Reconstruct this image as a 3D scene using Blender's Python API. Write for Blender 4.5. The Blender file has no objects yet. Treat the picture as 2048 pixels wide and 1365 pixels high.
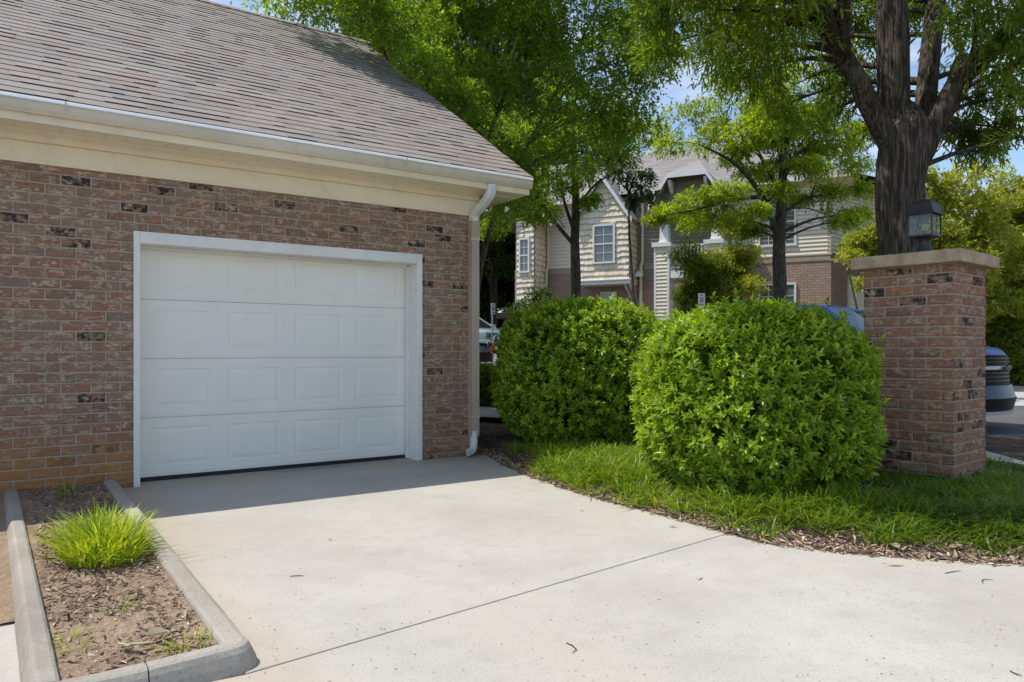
import bpy, bmesh, math, random
import numpy as np
from mathutils import Vector, Matrix, noise as mnoise

random.seed(7)
rng = np.random.default_rng(11)
SC = bpy.context.scene
COL = SC.collection
R = math.radians
H = 1.156            # camera height above the drive
F = 1470.0           # focal length in photograph pixels
HZ = 701.0           # horizon row

def P(px, py, Y):
    return Vector(((px - 1024) / F * Y, Y, H + (HZ - py) / F * Y))
def GP(px, py, z=0.0):
    Y = (H - z) * F / (py - HZ)
    return Vector(((px - 1024) / F * Y, Y, z))
def sstep(a, b, x):
    t = min(1, max(0, (x - a) / (b - a)))
    return t * t * (3 - 2 * t)
def terrain(x, y):
    s = sstep(-1, 4, x)
    return 1.0 * sstep(0, 1, max(0, 0.05 * (y - 9 - 7 * s)) / 1.0) if y < 60 else 1.0

# ------------------------------------------------------------------ objects
def link(o):
    COL.objects.link(o); return o
def tag(o, label=None, cat=None, group=None, kind=None):
    if label: o['label'] = label
    if cat: o['category'] = cat
    if group: o['group'] = group
    if kind: o['kind'] = kind
    return o
def thing(name, loc, label, cat, rz=0.0, group=None):
    o = bpy.data.objects.new(name, None)
    o.empty_display_size = 0.2
    o.location = loc; o.rotation_euler = (0, 0, rz)
    link(o)
    return tag(o, label, cat, group)
def copy_tree(o, parent=None):
    c = o.copy(); link(c)
    if parent is not None: c.parent = parent
    for ch in [x for x in COL.objects if x.parent == o]:
        copy_tree(ch, c)
    return c

class MB:
    """collects shapes, builds ONE mesh object"""
    def __init__(s, org=(0, 0, 0)):
        s.v = []; s.f = []; s.t = []; s.m = []; s.uv = []; s.org = Vector(org); s.tint = 0.5; s.mi = 0; s.hasuv = False
    def add(s, verts, faces, tint=None, mi=None, uvs=None):
        b = len(s.v)
        s.v += [tuple(Vector(p) - s.org) for p in verts]
        for k, f in enumerate(faces):
            s.f.append([b + i for i in f])
            s.t.append(s.tint if tint is None else tint)
            s.m.append(s.mi if mi is None else mi)
            s.uv.append(uvs[k] if uvs else None)
            if uvs: s.hasuv = True
    def quad(s, a, b, c, d, tint=None, mi=None, uv=None):
        s.add([a, b, c, d], [(0, 1, 2, 3)], tint, mi, [uv] if uv else None)
    def box(s, x0, x1, y0, y1, z0, z1, tint=None, mi=None, T=None):
        vs = [(x, y, z) for z in (z0, z1) for y in (y0, y1) for x in (x0, x1)]
        if T: vs = [T(*p) for p in vs]
        s.add(vs, [(0, 2, 3, 1), (4, 5, 7, 6), (0, 1, 5, 4), (2, 6, 7, 3), (0, 4, 6, 2), (1, 3, 7, 5)], tint, mi)
    def prism(s, poly, axis_pts, tint=None, mi=None, cap=True):
        """poly: list of functions pos(t) -> polygons at several stations: axis_pts list of lists of 3D points"""
        n = len(axis_pts[0]); vs = [p for ring in axis_pts for p in ring]; fs = []
        for k in range(len(axis_pts) - 1):
            for i in range(n):
                j = (i + 1) % n
                fs.append((k * n + i, k * n + j, (k + 1) * n + j, (k + 1) * n + i))
        if cap:
            fs.append(tuple(reversed(range(n)))); fs.append(tuple((len(axis_pts) - 1) * n + i for i in range(n)))
        s.add(vs, fs, tint, mi)
    def tube(s, pts, radii, n=8, tint=None, mi=None, cap=True, squash=None, jitter=0.0):
        pts = [Vector(p) for p in pts]
        if not hasattr(radii, '__len__'): radii = [radii] * len(pts)
        rings = []; up = Vector((0.13, 0.21, 0.97)).normalized(); prev = None
        for k, p in enumerate(pts):
            d = (pts[min(k + 1, len(pts) - 1)] - pts[max(k - 1, 0)]).normalized()
            if prev is None:
                u = d.cross(Vector((1, 0, 0)) if abs(d.x) < 0.8 else Vector((0, 1, 0))).normalized()
            else:
                u = (prev - d * prev.dot(d)).normalized()
            prev = u; w = d.cross(u)
            ring = []
            for i in range(n):
                a = 2 * math.pi * i / n
                r = radii[k]
                if jitter:
                    q = p + (u * math.cos(a) + w * math.sin(a)) * r
                    r *= 1 + jitter * mnoise.noise(Vector((q.x * 3, q.y * 3, q.z * .8)))
                ring.append(p + (u * math.cos(a) + w * math.sin(a)) * r)
            rings.append(ring)
        s.prism(None, rings, tint, mi, cap)
    def lathe(s, prof, c=(0, 0, 0), n=20, tint=None, mi=None):
        rings = [[Vector(c) + Vector((r * math.cos(2 * math.pi * i / n), r * math.sin(2 * math.pi * i / n), z)) for i in range(n)] for r, z in prof]
        s.prism(None, rings, tint, mi)
    def build(s, name, mats, parent=None, smooth=False, bevel=0.0, seg=2):
        me = bpy.data.meshes.new(name)
        me.from_pydata(s.v, [], s.f)
        if not isinstance(mats, (list, tuple)): mats = [mats]
        for m in mats: me.materials.append(m)
        me.polygons.foreach_set('material_index', s.m)
        at = me.attributes.new('tint', 'FLOAT', 'FACE'); at.data.foreach_set('value', s.t)
        if s.hasuv:
            uvl = me.uv_layers.new(name='UVMap')
            for p, u in zip(me.polygons, s.uv):
                if u:
                    for li, q in zip(p.loop_indices, u): uvl.data[li].uv = q
        me.polygons.foreach_set('use_smooth', [smooth] * len(s.f))
        me.validate(); me.update()
        o = bpy.data.objects.new(name, me); link(o)
        if parent is not None: o.parent = parent
        if bevel:
            md = o.modifiers.new('edge', 'BEVEL'); md.width = bevel; md.segments = seg; md.limit_method = 'ANGLE'; md.angle_limit = R(40); md.harden_normals = False
        return o

def np_mesh(name, V, Fc, mat, parent=None, tint=None, smooth=False):
    """fast mesh from arrays; Fc (m,k) faces of equal size"""
    me = bpy.data.meshes.new(name)
    nv, (nf, k) = len(V), Fc.shape
    me.vertices.add(nv); me.loops.add(nf * k); me.polygons.add(nf)
    me.vertices.foreach_set('co', np.ascontiguousarray(V, np.float32).ravel())
    me.loops.foreach_set('vertex_index', np.ascontiguousarray(Fc, np.int32).ravel())
    me.polygons.foreach_set('loop_start', np.arange(nf, dtype=np.int32) * k)
    me.polygons.foreach_set('loop_total', np.full(nf, k, np.int32))
    me.materials.append(mat)
    if tint is not None:
        at = me.attributes.new('tint', 'FLOAT', 'FACE'); at.data.foreach_set('value', np.ascontiguousarray(tint, np.float32))
    me.polygons.foreach_set('use_smooth', np.full(nf, smooth))
    me.update(calc_edges=True)
    o = bpy.data.objects.new(name, me); link(o)
    if parent is not None: o.parent = parent
    return o

def unit(a):
    return a / np.maximum(1e-9, np.linalg.norm(a, axis=-1, keepdims=True))
def rand_unit(n):
    return unit(rng.normal(size=(n, 3)))

def leaves(name, Pb, D, N, L, W, mat, parent=None, tint=None, rich=True, fold=0.25):
    """leaf blades: base points Pb, direction D, rough normal N, length, width"""
    D = unit(D); S = unit(np.cross(D, N)); N = np.cross(S, D)
    n = len(Pb); L = np.broadcast_to(L, (n,))[:, None]; W = np.broadcast_to(W, (n,))[:, None]
    if rich:
        c = N * W * fold
        a0 = Pb; tip = Pb + D * L - N * L * 0.12
        l1 = Pb + D * L * .30 + S * W * .5 + c; l2 = Pb + D * L * .66 + S * W * .44 + c * .6
        r1 = Pb + D * L * .30 - S * W * .5 + c; r2 = Pb + D * L * .66 - S * W * .44 + c * .6
        V = np.stack([a0, l1, l2, tip, r2, r1], 1).reshape(-1, 3)
        i = np.arange(n)[:, None] * 6
        Fc = np.concatenate([i + np.array([[0, 1, 2, 3]]), i + np.array([[0, 3, 4, 5]])], 1).reshape(-1, 4)
        t = None if tint is None else np.repeat(tint, 2)
    else:
        l = Pb + D * L * .45 + S * W * .5; r = Pb + D * L * .45 - S * W * .5
        V = np.stack([Pb, l, Pb + D * L, r], 1).reshape(-1, 3)
        i = np.arange(n)[:, None] * 4
        Fc = i + np.array([[0, 1, 2, 3]])
        t = tint
    return np_mesh(name, V, Fc, mat, parent, t)

# ------------------------------------------------------------------ materials
class NT:
    def __init__(s, name):
        s.m = bpy.data.materials.new(name); s.m.use_nodes = True
        s.t = s.m.node_tree; s.t.nodes.clear()
        s.out = s.n('ShaderNodeOutputMaterial')
    def n(s, typ, **kw):
        x = s.t.nodes.new(typ)
        for k, v in kw.items():
            if k in x.inputs: s.set(x.inputs[k], v)
            else: setattr(x, k, v)
        return x
    def set(s, inp, v):
        if isinstance(v, bpy.types.NodeSocket): s.t.links.new(v, inp)
        elif isinstance(v, bpy.types.Node): s.t.links.new(v.outputs[0], inp)
        else: inp.default_value = v
    def coord(s, scale=(1, 1, 1), kind='Object', rot=(0, 0, 0)):
        tc = s.n('ShaderNodeTexCoord'); mp = s.n('ShaderNodeMapping')
        s.t.links.new(tc.outputs[kind], mp.inputs['Vector']); mp.inputs['Scale'].default_value = scale; mp.inputs['Rotation'].default_value = rot
        return mp.outputs[0]
    def noise(s, vec, scale, detail=4, rough=.55, dist=0.0):
        x = s.n('ShaderNodeTexNoise'); s.set(x.inputs['Vector'], vec)
        x.inputs['Scale'].default_value = scale; x.inputs['Detail'].default_value = detail; x.inputs['Roughness'].default_value = rough; x.inputs['Distortion'].default_value = dist
        return x.outputs['Fac']
    def voro(s, vec, scale, feature='F1', out='Distance', rnd=1.0):
        x = s.n('ShaderNodeTexVoronoi'); x.feature = feature; s.set(x.inputs['Vector'], vec); x.inputs['Scale'].default_value = scale; x.inputs['Randomness'].default_value = rnd
        return x.outputs[out]
    def ramp(s, fac, stops, interp='LINEAR'):
        x = s.n('ShaderNodeValToRGB'); x.color_ramp.interpolation = interp
        e = x.color_ramp.elements
        while len(e) < len(stops): e.new(0.5)
        for k, (p, c) in enumerate(stops):
            e[k].position = p
            e[k].color = (c, c, c, 1) if not hasattr(c, '__len__') else (*c, 1)
        s.set(x.inputs['Fac'], fac); return x.outputs[0]
    def mix(s, fac, a, b, mode='MIX'):
        x = s.n('ShaderNodeMix', data_type='RGBA', blend_type=mode)
        for i, v in ((0, fac), (6, a), (7, b)):
            if hasattr(v, '__len__') and not isinstance(v, bpy.types.NodeSocket): v = (*v[:3], 1)
            s.set(x.inputs[i], v)
        return x.outputs[2]
    def math(s, op, a, b=0.0, clamp=False):
        x = s.n('ShaderNodeMath', operation=op); x.use_clamp = clamp
        s.set(x.inputs[0], a); s.set(x.inputs[1], b); return x.outputs[0]
    def attr(s, name='tint'):
        return s.n('ShaderNodeAttribute', attribute_name=name).outputs['Fac']
    def bump(s, h, strength=.3, dist=.01):
        x = s.n('ShaderNodeBump'); s.set(x.inputs['Height'], h); x.inputs['Strength'].default_value = strength; x.inputs['Distance'].default_value = dist
        return x.outputs[0]
    def pbr(s, col, rough=.6, spec=.5, metal=0.0, normal=None, **kw):
        x = s.n('ShaderNodeBsdfPrincipled')
        if hasattr(col, '__len__') and not isinstance(col, bpy.types.NodeSocket): col = (*col[:3], 1)
        s.set(x.inputs['Base Color'], col); s.set(x.inputs['Roughness'], rough); s.set(x.inputs['Specular IOR Level'], spec); s.set(x.inputs['Metallic'], metal)
        if normal is not None: s.set(x.inputs['Normal'], normal)
        for k, v in kw.items(): s.set(x.inputs[k], v)
        return x.outputs[0]
    def done(s, sh):
        s.t.links.new(sh, s.out.inputs['Surface']); return s.m

def m_paint(name, col, rough=.45, var=.06, scale=3.0, spec=.4, metal=0.0, dirt=None, bumpy=.02):
    t = NT(name); c = t.coord()
    n = t.noise(c, scale, 5, .6)
    lo = tuple(max(0, x * (1 - var * 2)) for x in col); hi = tuple(x * (1 + var) for x in col)
    k = t.ramp(n, [(.3, lo), (.7, hi)])
    if dirt:
        n2 = t.noise(t.coord((1, 1, .35)), 7, 6, .7)
        k = t.mix(t.ramp(n2, [(.52, 0.), (.72, dirt[1])]), k, dirt[0])
    return t.done(t.pbr(k, rough, spec, metal, t.bump(t.noise(c, 60, 3), bumpy * 4, .004) if bumpy else None))

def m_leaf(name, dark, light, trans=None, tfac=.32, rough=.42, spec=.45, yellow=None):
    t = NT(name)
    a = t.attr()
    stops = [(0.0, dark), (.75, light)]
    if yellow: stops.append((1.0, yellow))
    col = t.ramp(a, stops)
    p = t.pbr(col, rough, spec)
    tr = t.n('ShaderNodeBsdfTranslucent')
    tc = t.mix(1.0, col, trans or (1.8, 1.65, .6), 'MULTIPLY')
    t.set(tr.inputs['Color'], tc)
    mx = t.n('ShaderNodeMixShader'); mx.inputs[0].default_value = tfac
    t.t.links.new(p, mx.inputs[1]); t.t.links.new(tr.outputs[0], mx.inputs[2])
    return t.done(mx.outputs[0])

def m_brick(name, cols, smear=(.42, .36, .30), black=.10, smear_amt=.5, stain=None):
    """per-brick colour from the tint attribute, pale mortar smears, burnt black clinker patches"""
    t = NT(name); a = t.attr(); c = t.coord()
    base = t.ramp(a, [(i / (len(cols) - 1), k) for i, k in enumerate(cols)])
    st = t.coord((1, 1, 2.4))
    n1 = t.noise(st, 8.5, 6, .70)
    n1b = t.noise(st, 30, 5, .72)
    base = t.mix(t.ramp(n1b, [(.36, .6), (.58, 0.)]), base, (.125, .065, .045))
    base = t.mix(t.ramp(n1, [(.38, .75), (.50, 0.)]), base, (.25, .175, .12))
    sm = t.math('MULTIPLY', t.ramp(n1, [(.50, 0.), (.58, 1.)]), t.ramp(n1b, [(.40, 0.), (.54, 1.)]))
    base = t.mix(t.math('MULTIPLY', sm, smear_amt), base, smear)
    wn = t.n('ShaderNodeTexWhiteNoise', noise_dimensions='1D'); t.set(wn.inputs['W'], a)
    pick = t.math('LESS_THAN', wn.outputs[0], black)
    n3 = t.noise(t.coord((1, 1, 1.4)), 15, 4, .62)
    bl = t.math('MULTIPLY', pick, t.ramp(n3, [(.44, 0.), (.56, .92)]))
    base = t.mix(bl, base, (.022, .021, .023))
    if stain:
        sep = t.n('ShaderNodeSeparateXYZ'); t.set(sep.inputs[0], c)
        zz = t.math('ADD', sep.outputs[2], t.math('MULTIPLY', t.noise(c, 2.2, 3), .5))
        f = t.ramp(t.math('MULTIPLY', zz, 1.0), [(.42, .75), (.78, 0.)])
        xx = t.ramp(t.math('ADD', t.math('MULTIPLY', sep.outputs[0], .25), .5), [(.35, 1.), (.95, .35)])
        base = t.mix(t.math('MULTIPLY', f, xx), base, stain)
    h = t.math('ADD', t.noise(st, 40, 6, .7), t.math('MULTIPLY', n1, .8))
    return t.done(t.pbr(base, .88, .25, 0, t.bump(h, .55, .006)))

M = {}
M['brick'] = m_brick('garage_brick', [(.21, .12, .085), (.345, .16, .11), (.33, .18, .125), (.27, .17, .12), (.34, .22, .16), (.24, .175, .13)], smear=(.56, .46, .35), black=.11, smear_amt=.75, stain=(.38, .17, .05))
M['pillar_brick'] = m_brick('pillar_brick', [(.22, .115, .07), (.36, .155, .085), (.43, .19, .10), (.33, .17, .105), (.36, .21, .135)], smear=(.58, .46, .34), black=.12, smear_amt=.6)
def m_mortar():
    t = NT('mortar'); c = t.coord()
    k = t.ramp(t.noise(c, 14, 5, .6), [(.3, (.30, .265, .21)), (.7, (.43, .385, .315))])
    return t.done(t.pbr(k, .95, .2, 0, t.bump(t.noise(c, 160, 3), .5, .004)))
M['mortar'] = m_mortar()
M['white'] = m_paint('white_door_paint', (.87, .85, .80), .38, .025, 1.5, .45, dirt=((.66, .62, .54), .16), bumpy=.01)
M['trim'] = m_paint('white_trim_paint', (.80, .79, .77), .5, .04, 3, .35, dirt=((.45, .40, .33), .25))
M['cream'] = m_paint('cream_trim', (.83, .73, .55), .5, .05, 2.0, .35, dirt=((.48, .40, .28), .3))
M['gutter'] = m_paint('gutter_paint', (.66, .60, .49), .32, .08, 1.6, .5, dirt=((.40, .39, .36), .5))
M['soffit'] = m_paint('soffit_bounce_cream', (.88, .80, .63), .5, .03, 2.0, .35)  # cream trim made paler, carrying light bounced up from the drive in its colour
M['gutter_lip'] = m_paint('gutter_lip_sky_tint', (.66, .68, .70), .3, .05, 3, .5)  # blue-grey puts the sky's bright reflection along the lip into the colour
M['taupe'] = m_paint('taupe_downspout', (.46, .375, .30), .4, .05, 2, .45)
M['elbow'] = m_paint('white_elbow', (.72, .73, .72), .35, .05, 4, .5, dirt=((.5, .48, .42), .3))
M['strap'] = m_paint('cream_strap', (.64, .54, .41), .5, .04)
M['rubber'] = m_paint('black_rubber', (.02, .02, .024), .6, .1, 8)
M['stone'] = m_paint('cast_stone', (.52, .385, .255), .85, .16, 9, .2, dirt=((.27, .19, .125), .7), bumpy=.1)
M['bronze'] = m_paint('weathered_bronze', (.050, .046, .048), .5, .15, 8, .4, metal=.2, dirt=((.12, .11, .11), .5))
def m_shingle(name, stops, dot=.35):
    t = NT(name); a = t.attr(); c = t.coord()
    k = t.ramp(a, stops)
    g = t.noise(c, 420, 2, .8)
    k = t.mix(t.ramp(g, [(.38, dot), (.60, 0.)]), k, (.07, .06, .06))
    k = t.mix(t.ramp(g, [(.60, 0.), (.74, .35)]), k, (.55, .51, .48))
    k = t.mix(t.ramp(t.noise(c, 1.3, 4), [(.4, 0.), (.8, .25)]), k, (.14, .12, .11))
    return t.done(t.pbr(k, .93, .2, 0, t.bump(g, .5, .004)))
M['shingle'] = m_shingle('roof_shingle', [(0, (.30, .265, .24)), (.25, (.36, .32, .29)), (.5, (.40, .355, .32)), (.70, (.365, .30, .265)), (.85, (.375, .30, .26)), (1, (.33, .30, .295))])
M['shingle_far'] = m_shingle('grey_shingle', [(0, (.27, .245, .23)), (.5, (.36, .33, .31)), (1, (.43, .40, .375))])
def m_concrete(name, lo, hi, stain=None, speck=.75, wash=False):
    t = NT(name); c = t.coord()
    n = t.noise(c, 1.1, 6, .6); n2 = t.noise(c, 7, 5, .65); n3 = t.noise(c, 90, 4, .75)
    k = t.ramp(n, [(.36, lo), (.62, hi)])
    k = t.mix(t.ramp(n2, [(.30, .28), (.52, 0.)]), k, tuple(x * .78 for x in lo))
    k = t.mix(t.ramp(n3, [(.32, .55), (.47, 0.)]), k, tuple(x * .42 for x in lo))
    k = t.mix(t.ramp(n3, [(.58, 0.), (.72, .4)]), k, tuple(min(1, x * 1.18) for x in hi))
    # exposed aggregate pits, thicker in worn patches
    v = t.voro(c, 40); patch = t.ramp(t.noise(c, .9, 3), [(.46, 0.10), (.64, 1.)])
    big = t.math('MULTIPLY', t.ramp(v, [(.17, 1.), (.28, 0.)]), t.math('MULTIPLY', patch, t.ramp(t.noise(c, 23, 2), [(.50, 0.), (.58, speck)])))
    k = t.mix(big, k, (.17, .15, .135))
    v2 = t.voro(c, 8.0); sp = t.math('MULTIPLY', t.ramp(v2, [(.045, 1.), (.07, 0.)]), t.ramp(t.noise(c, 5.1, 2), [(.5, 0.), (.6, .7)]))
    k = t.mix(sp, k, (.09, .07, .06))
    if stain:
        k = t.mix(t.ramp(t.noise(c, .55, 4, .6), [(.50, 0.), (.70, .5)]), k, stain)
    if wash:   # sandy dirt washed out of the planter on to the slab along its kerb, and along the threshold
        s_ = t.n('ShaderNodeSeparateXYZ'); t.set(s_.inputs[0], c)
        al = t.math('ADD', t.math('MULTIPLY', s_.outputs[0], .825), t.math('MULTIPLY', s_.outputs[1], .565))
        band = t.ramp(al, [(.42, 0.), (.62, 1.)])
        al = t.math('SUBTRACT', al, t.math('MULTIPLY', t.noise(c, 2.6, 5, .65), .75))
        k = t.mix(t.math('MULTIPLY', band, t.ramp(al, [(.34, .5), (.74, 0.)])), k, (.43, .345, .245))
        nn = t.math('ADD', t.math('MULTIPLY', s_.outputs[0], -.565), t.math('MULTIPLY', s_.outputs[1], .825))
        nn = t.math('ADD', t.math('SUBTRACT', nn, 6.0), t.math('MULTIPLY', t.noise(c, 3.1, 5, .7), .5))
        k = t.mix(t.ramp(nn, [(.80, 0.), (1.25, .5)]), k, (.36, .31, .22))
    return t.done(t.pbr(k, .9, .25, 0, t.bump(t.math('ADD', n3, t.math('MULTIPLY', n2, .6)), .28, .006)))
M['slab'] = m_concrete('drive_concrete', (.43, .40, .352), (.51, .48, .43), (.42, .35, .26), .6, True)
M['kerb'] = m_concrete('kerb_concrete', (.29, .26, .22), (.44, .41, .36), (.24, .19, .135), .3)
M['walk'] = m_concrete('walk_concrete', (.42, .40, .37), (.52, .50, .46))
def m_soil(name, a, b, c3, sc=1.0):
    t = NT(name); c = t.coord()
    st = t.coord((1, .35, 1), rot=(0, 0, .6))
    n = t.noise(c, 2.2 * sc, 5, .65); n2 = t.noise(st, 42 * sc, 5, .7, .6); n3 = t.noise(c, 130 * sc, 3, .7)
    k = t.ramp(n2, [(.3, a), (.52, b), (.72, c3)])
    k = t.mix(t.ramp(n, [(.45, 0.), (.65, .75)]), k, tuple((x + y) * .55 for x, y in zip(b, c3)))
    k = t.mix(t.ramp(n3, [(.3, .6), (.5, 0.)]), k, tuple(x * .5 for x in a))
    return t.done(t.pbr(k, .95, .15, 0, t.bump(t.math('ADD', n2, n3), .9, .02)))
M['mulch'] = m_soil('bark_mulch', (.055, .036, .027), (.12, .083, .062), (.24, .17, .13))
M['planter_soil'] = m_soil('planter_soil', (.20, .14, .105), (.43, .31, .215), (.66, .50, .34))
M['dirt'] = m_soil('sandy_dirt', (.30, .21, .14), (.45, .33, .22), (.55, .43, .31))
M['ground'] = m_soil('ground_earth', (.035, .03, .018), (.06, .05, .03), (.10, .085, .05), .6)
M['chip'] = m_leaf('bark_chip', (.06, .038, .028), (.36, .25, .185), (1, 1, 1), .02, .9, .2, (.62, .50, .40))
M['litter'] = m_leaf('leaf_litter', (.13, .08, .05), (.52, .38, .27), (1, 1, 1), .05, .85, .2, (.72, .60, .48))
M['dead'] = m_leaf('dead_leaf', (.20, .12, .06), (.42, .30, .18), (1, 1, 1), .15, .7, .3, (.48, .45, .30))
def m_asphalt():
    t = NT('asphalt'); c = t.coord()
    n = t.noise(c, .7, 5); g = t.noise(c, 140, 3, .8)
    k = t.ramp(n, [(.3, (.085, .085, .088)), (.7, (.12, .12, .122))])
    k = t.mix(t.ramp(g, [(.55, 0.), (.7, .5)]), k, (.24, .235, .23))
    return t.done(t.pbr(k, .9, .3, 0, t.bump(g, .4, .006)))
M['asphalt'] = m_asphalt()
def m_bark(name, lo, hi, sc=1.0, st=.9):
    t = NT(name); c = t.coord((1, 1, .12))
    n = t.noise(c, 30 * sc, 6, .75, .5); v = t.voro(t.coord((1, 1, .07)), 34 * sc)
    c2 = t.coord()
    k = t.ramp(n, [(.38, lo), (.58, hi)])
    k = t.mix(t.ramp(v, [(.0, .0), (.40, .0), (.66, .75)]), k, tuple(x * .45 for x in lo))
    k = t.mix(t.ramp(t.noise(c2, 3.5, 5, .7), [(.56, 0.), (.7, .5)]), k, (.20, .20, .165))
    return t.done(t.pbr(k, .92, .2, 0, t.bump(t.math('SUBTRACT', n, v), st, .03)))
M['bark_oak'] = m_bark('oak_bark', (.062, .050, .040), (.185, .155, .124), 1.15, 1.0)
M['bark'] = m_bark('tree_bark', (.06, .05, .04), (.16, .135, .11), 2.0, .6)
M['bark_tan'] = m_bark('smooth_tan_bark', (.11, .085, .06), (.23, .18, .135), 1.5, .3)
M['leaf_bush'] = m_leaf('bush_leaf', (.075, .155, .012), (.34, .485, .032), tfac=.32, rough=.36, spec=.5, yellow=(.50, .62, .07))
M['leaf_oak'] = m_leaf('oak_leaf', (.085, .14, .014), (.22, .325, .028), tfac=0.5, yellow=(.26, .36, .03))
M['leaf_bright'] = m_leaf('bright_leaf', (.080, .145, .014), (.24, .37, .032), tfac=0.52, yellow=(.42, .53, .04))
M['leaf_pin'] = m_leaf('pin_oak_leaf', (.12, .19, .016), (.36, .47, .034), tfac=0.5, yellow=(.46, .51, .06))
M['leaf_lime'] = m_leaf('lime_leaf', (.15, .185, .028), (.37, .41, .062), tfac=0.45, yellow=(.52, .50, .12))
M['leaf_dark'] = m_leaf('dark_leaf', (.022, .048, .010), (.065, .12, .02), tfac=.30, yellow=(.11, .17, .03))
M['leaf_shrub'] = m_leaf('shrub_leaf', (.065, .105, .012), (.20, .265, .024), tfac=0.42, yellow=(.28, .32, .05))
M['grass'] = m_leaf('grass_blade', (.065, .125, .014), (.21, .32, .026), tfac=0.42, rough=.4, spec=.4, yellow=(.38, .44, .06))
M['grass_lime'] = m_leaf('lime_grass_blade', (.20, .30, .02), (.38, .47, .04), tfac=0.36, rough=.45, spec=.3, yellow=(.56, .57, .12))
M['core'] = m_paint('bush_twigs', (.022, .028, .012), .95, .3, 20, .1)
def m_glass_dark(name, col=(.02, .025, .03), rough=.04):
    t = NT(name); return t.done(t.pbr(col, rough, .9, 0))
M['window_glass'] = m_glass_dark('window_glass', (.10, .115, .12), .06)
M['car_glass'] = m_glass_dark('car_glass')
M['black'] = m_paint('black_plastic', (.015, .015, .017), .4, .1, 6)
M['grille_black'] = m_paint('grille_black', (.004, .004, .005), .6, .1, 6, .2, bumpy=0)
M['chrome'] = m_paint('chrome', (.75, .76, .78), .12, .02, 3, .5, 1.0, bumpy=0)
def m_car(name, col, metal=.4, rough=.28, coat=.7):
    t = NT(name); return t.done(t.pbr(col, rough, .5, metal, None, **{'Specular IOR Level': .35, 'Coat Weight': coat, 'Coat Roughness': .05}))
M['bumper_blue'] = m_car('bumper_blue_grey', (.035, .06, .11), .0, .4, .1)
M['car_blue'] = m_car('blue_metallic', (.008, .055, .24), .0, .38, .10)
M['car_white'] = m_car('pale_teal_white', (.22, .30, .315), .1)
M['car_silver'] = m_car('silver_metallic', (.42, .44, .46), .6)
M['lamp_red'] = m_car('orange_lens', (.55, .09, .02), 0, .15)
M['headlight'] = m_car('headlight_lens', (.16, .17, .18), .3, .1)
def m_pane():
    t = NT('lantern_glass'); c = t.coord()
    g = t.n('ShaderNodeBsdfGlossy'); g.inputs['Roughness'].default_value = .12; g.inputs['Color'].default_value = (.9, .9, .88, 1)
    tr = t.n('ShaderNodeBsdfTransparent'); tr.inputs['Color'].default_value = (.72, .76, .64, 1)
    d = t.n('ShaderNodeBsdfTranslucent'); d.inputs['Color'].default_value = (.55, .56, .48, 1)
    m1 = t.n('ShaderNodeMixShader'); m1.inputs[0].default_value = .16
    t.t.links.new(tr.outputs[0], m1.inputs[1]); t.t.links.new(d.outputs[0], m1.inputs[2])
    m2 = t.n('ShaderNodeMixShader'); m2.inputs[0].default_value = .06
    t.t.links.new(m1.outputs[0], m2.inputs[1]); t.t.links.new(g.outputs[0], m2.inputs[2])
    return t.done(m2.outputs[0])
M['pane'] = m_pane()
M['bulb'] = m_paint('amber_bulb', (.72, .60, .30), .3, .03, bumpy=0)
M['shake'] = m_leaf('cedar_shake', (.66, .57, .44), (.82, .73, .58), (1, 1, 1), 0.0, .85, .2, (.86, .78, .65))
M['lap'] = m_paint('beige_lap_siding', (.76, .68, .55), .6, .05, 1.0, .3)
M['lap_olive'] = m_paint('olive_lap_siding', (.27, .245, .185), .65, .05, 1.0, .3)
M['house_trim'] = m_paint('house_trim_white', (.74, .73, .70), .5, .04)
M['tan_trim'] = m_paint('tan_corner_trim', (.42, .34, .25), .6, .04)
def m_fbrick():
    t = NT('house_brick')
    uv = t.n('ShaderNodeUVMap'); b = t.n('ShaderNodeTexBrick')
    t.set(b.inputs['Vector'], uv.outputs[0])
    b.inputs['Scale'].default_value = 1.0; b.inputs['Brick Width'].default_value = .213; b.inputs['Row Height'].default_value = .084; b.inputs['Mortar Size'].default_value = .009; b.inputs['Bias'].default_value = -.1
    b.inputs['Color1'].default_value = (.42, .30, .24, 1); b.inputs['Color2'].default_value = (.33, .23, .18, 1); b.inputs['Mortar'].default_value = (.20, .155, .125, 1)
    return t.done(t.pbr(b.outputs[0], .9, .2, 0, t.bump(b.outputs[1], -.4, .01)))
M['fbrick'] = m_fbrick()
M['sign_white'] = m_paint('sign_white', (.80, .79, .80), .4, .03)
M['sign_red'] = m_paint('sign_red', (.55, .07, .09), .4, .03)
M['steel'] = m_paint('galvanised_steel', (.40, .41, .42), .45, .08, 5, .5, .5)
SUN_E, SKY_S, EXPO = 3.6, 0.15, 0.35
# =============================================================== GARAGE
EA = math.atan2(.565, .825)
CA, SA = math.cos(EA), math.sin(EA)
def LW(a, n, z=0.0):
    return Vector((a * CA - n * SA, a * SA + n * CA, z))
GO = (2.2, 6.95, 0.0)
def gmb(): return MB(GO)
garage = thing('brick_garage', LW(2.2, 6.95), 'single-storey brick garage with brown shingled gable roof and closed white door', 'garage', EA)

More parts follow.
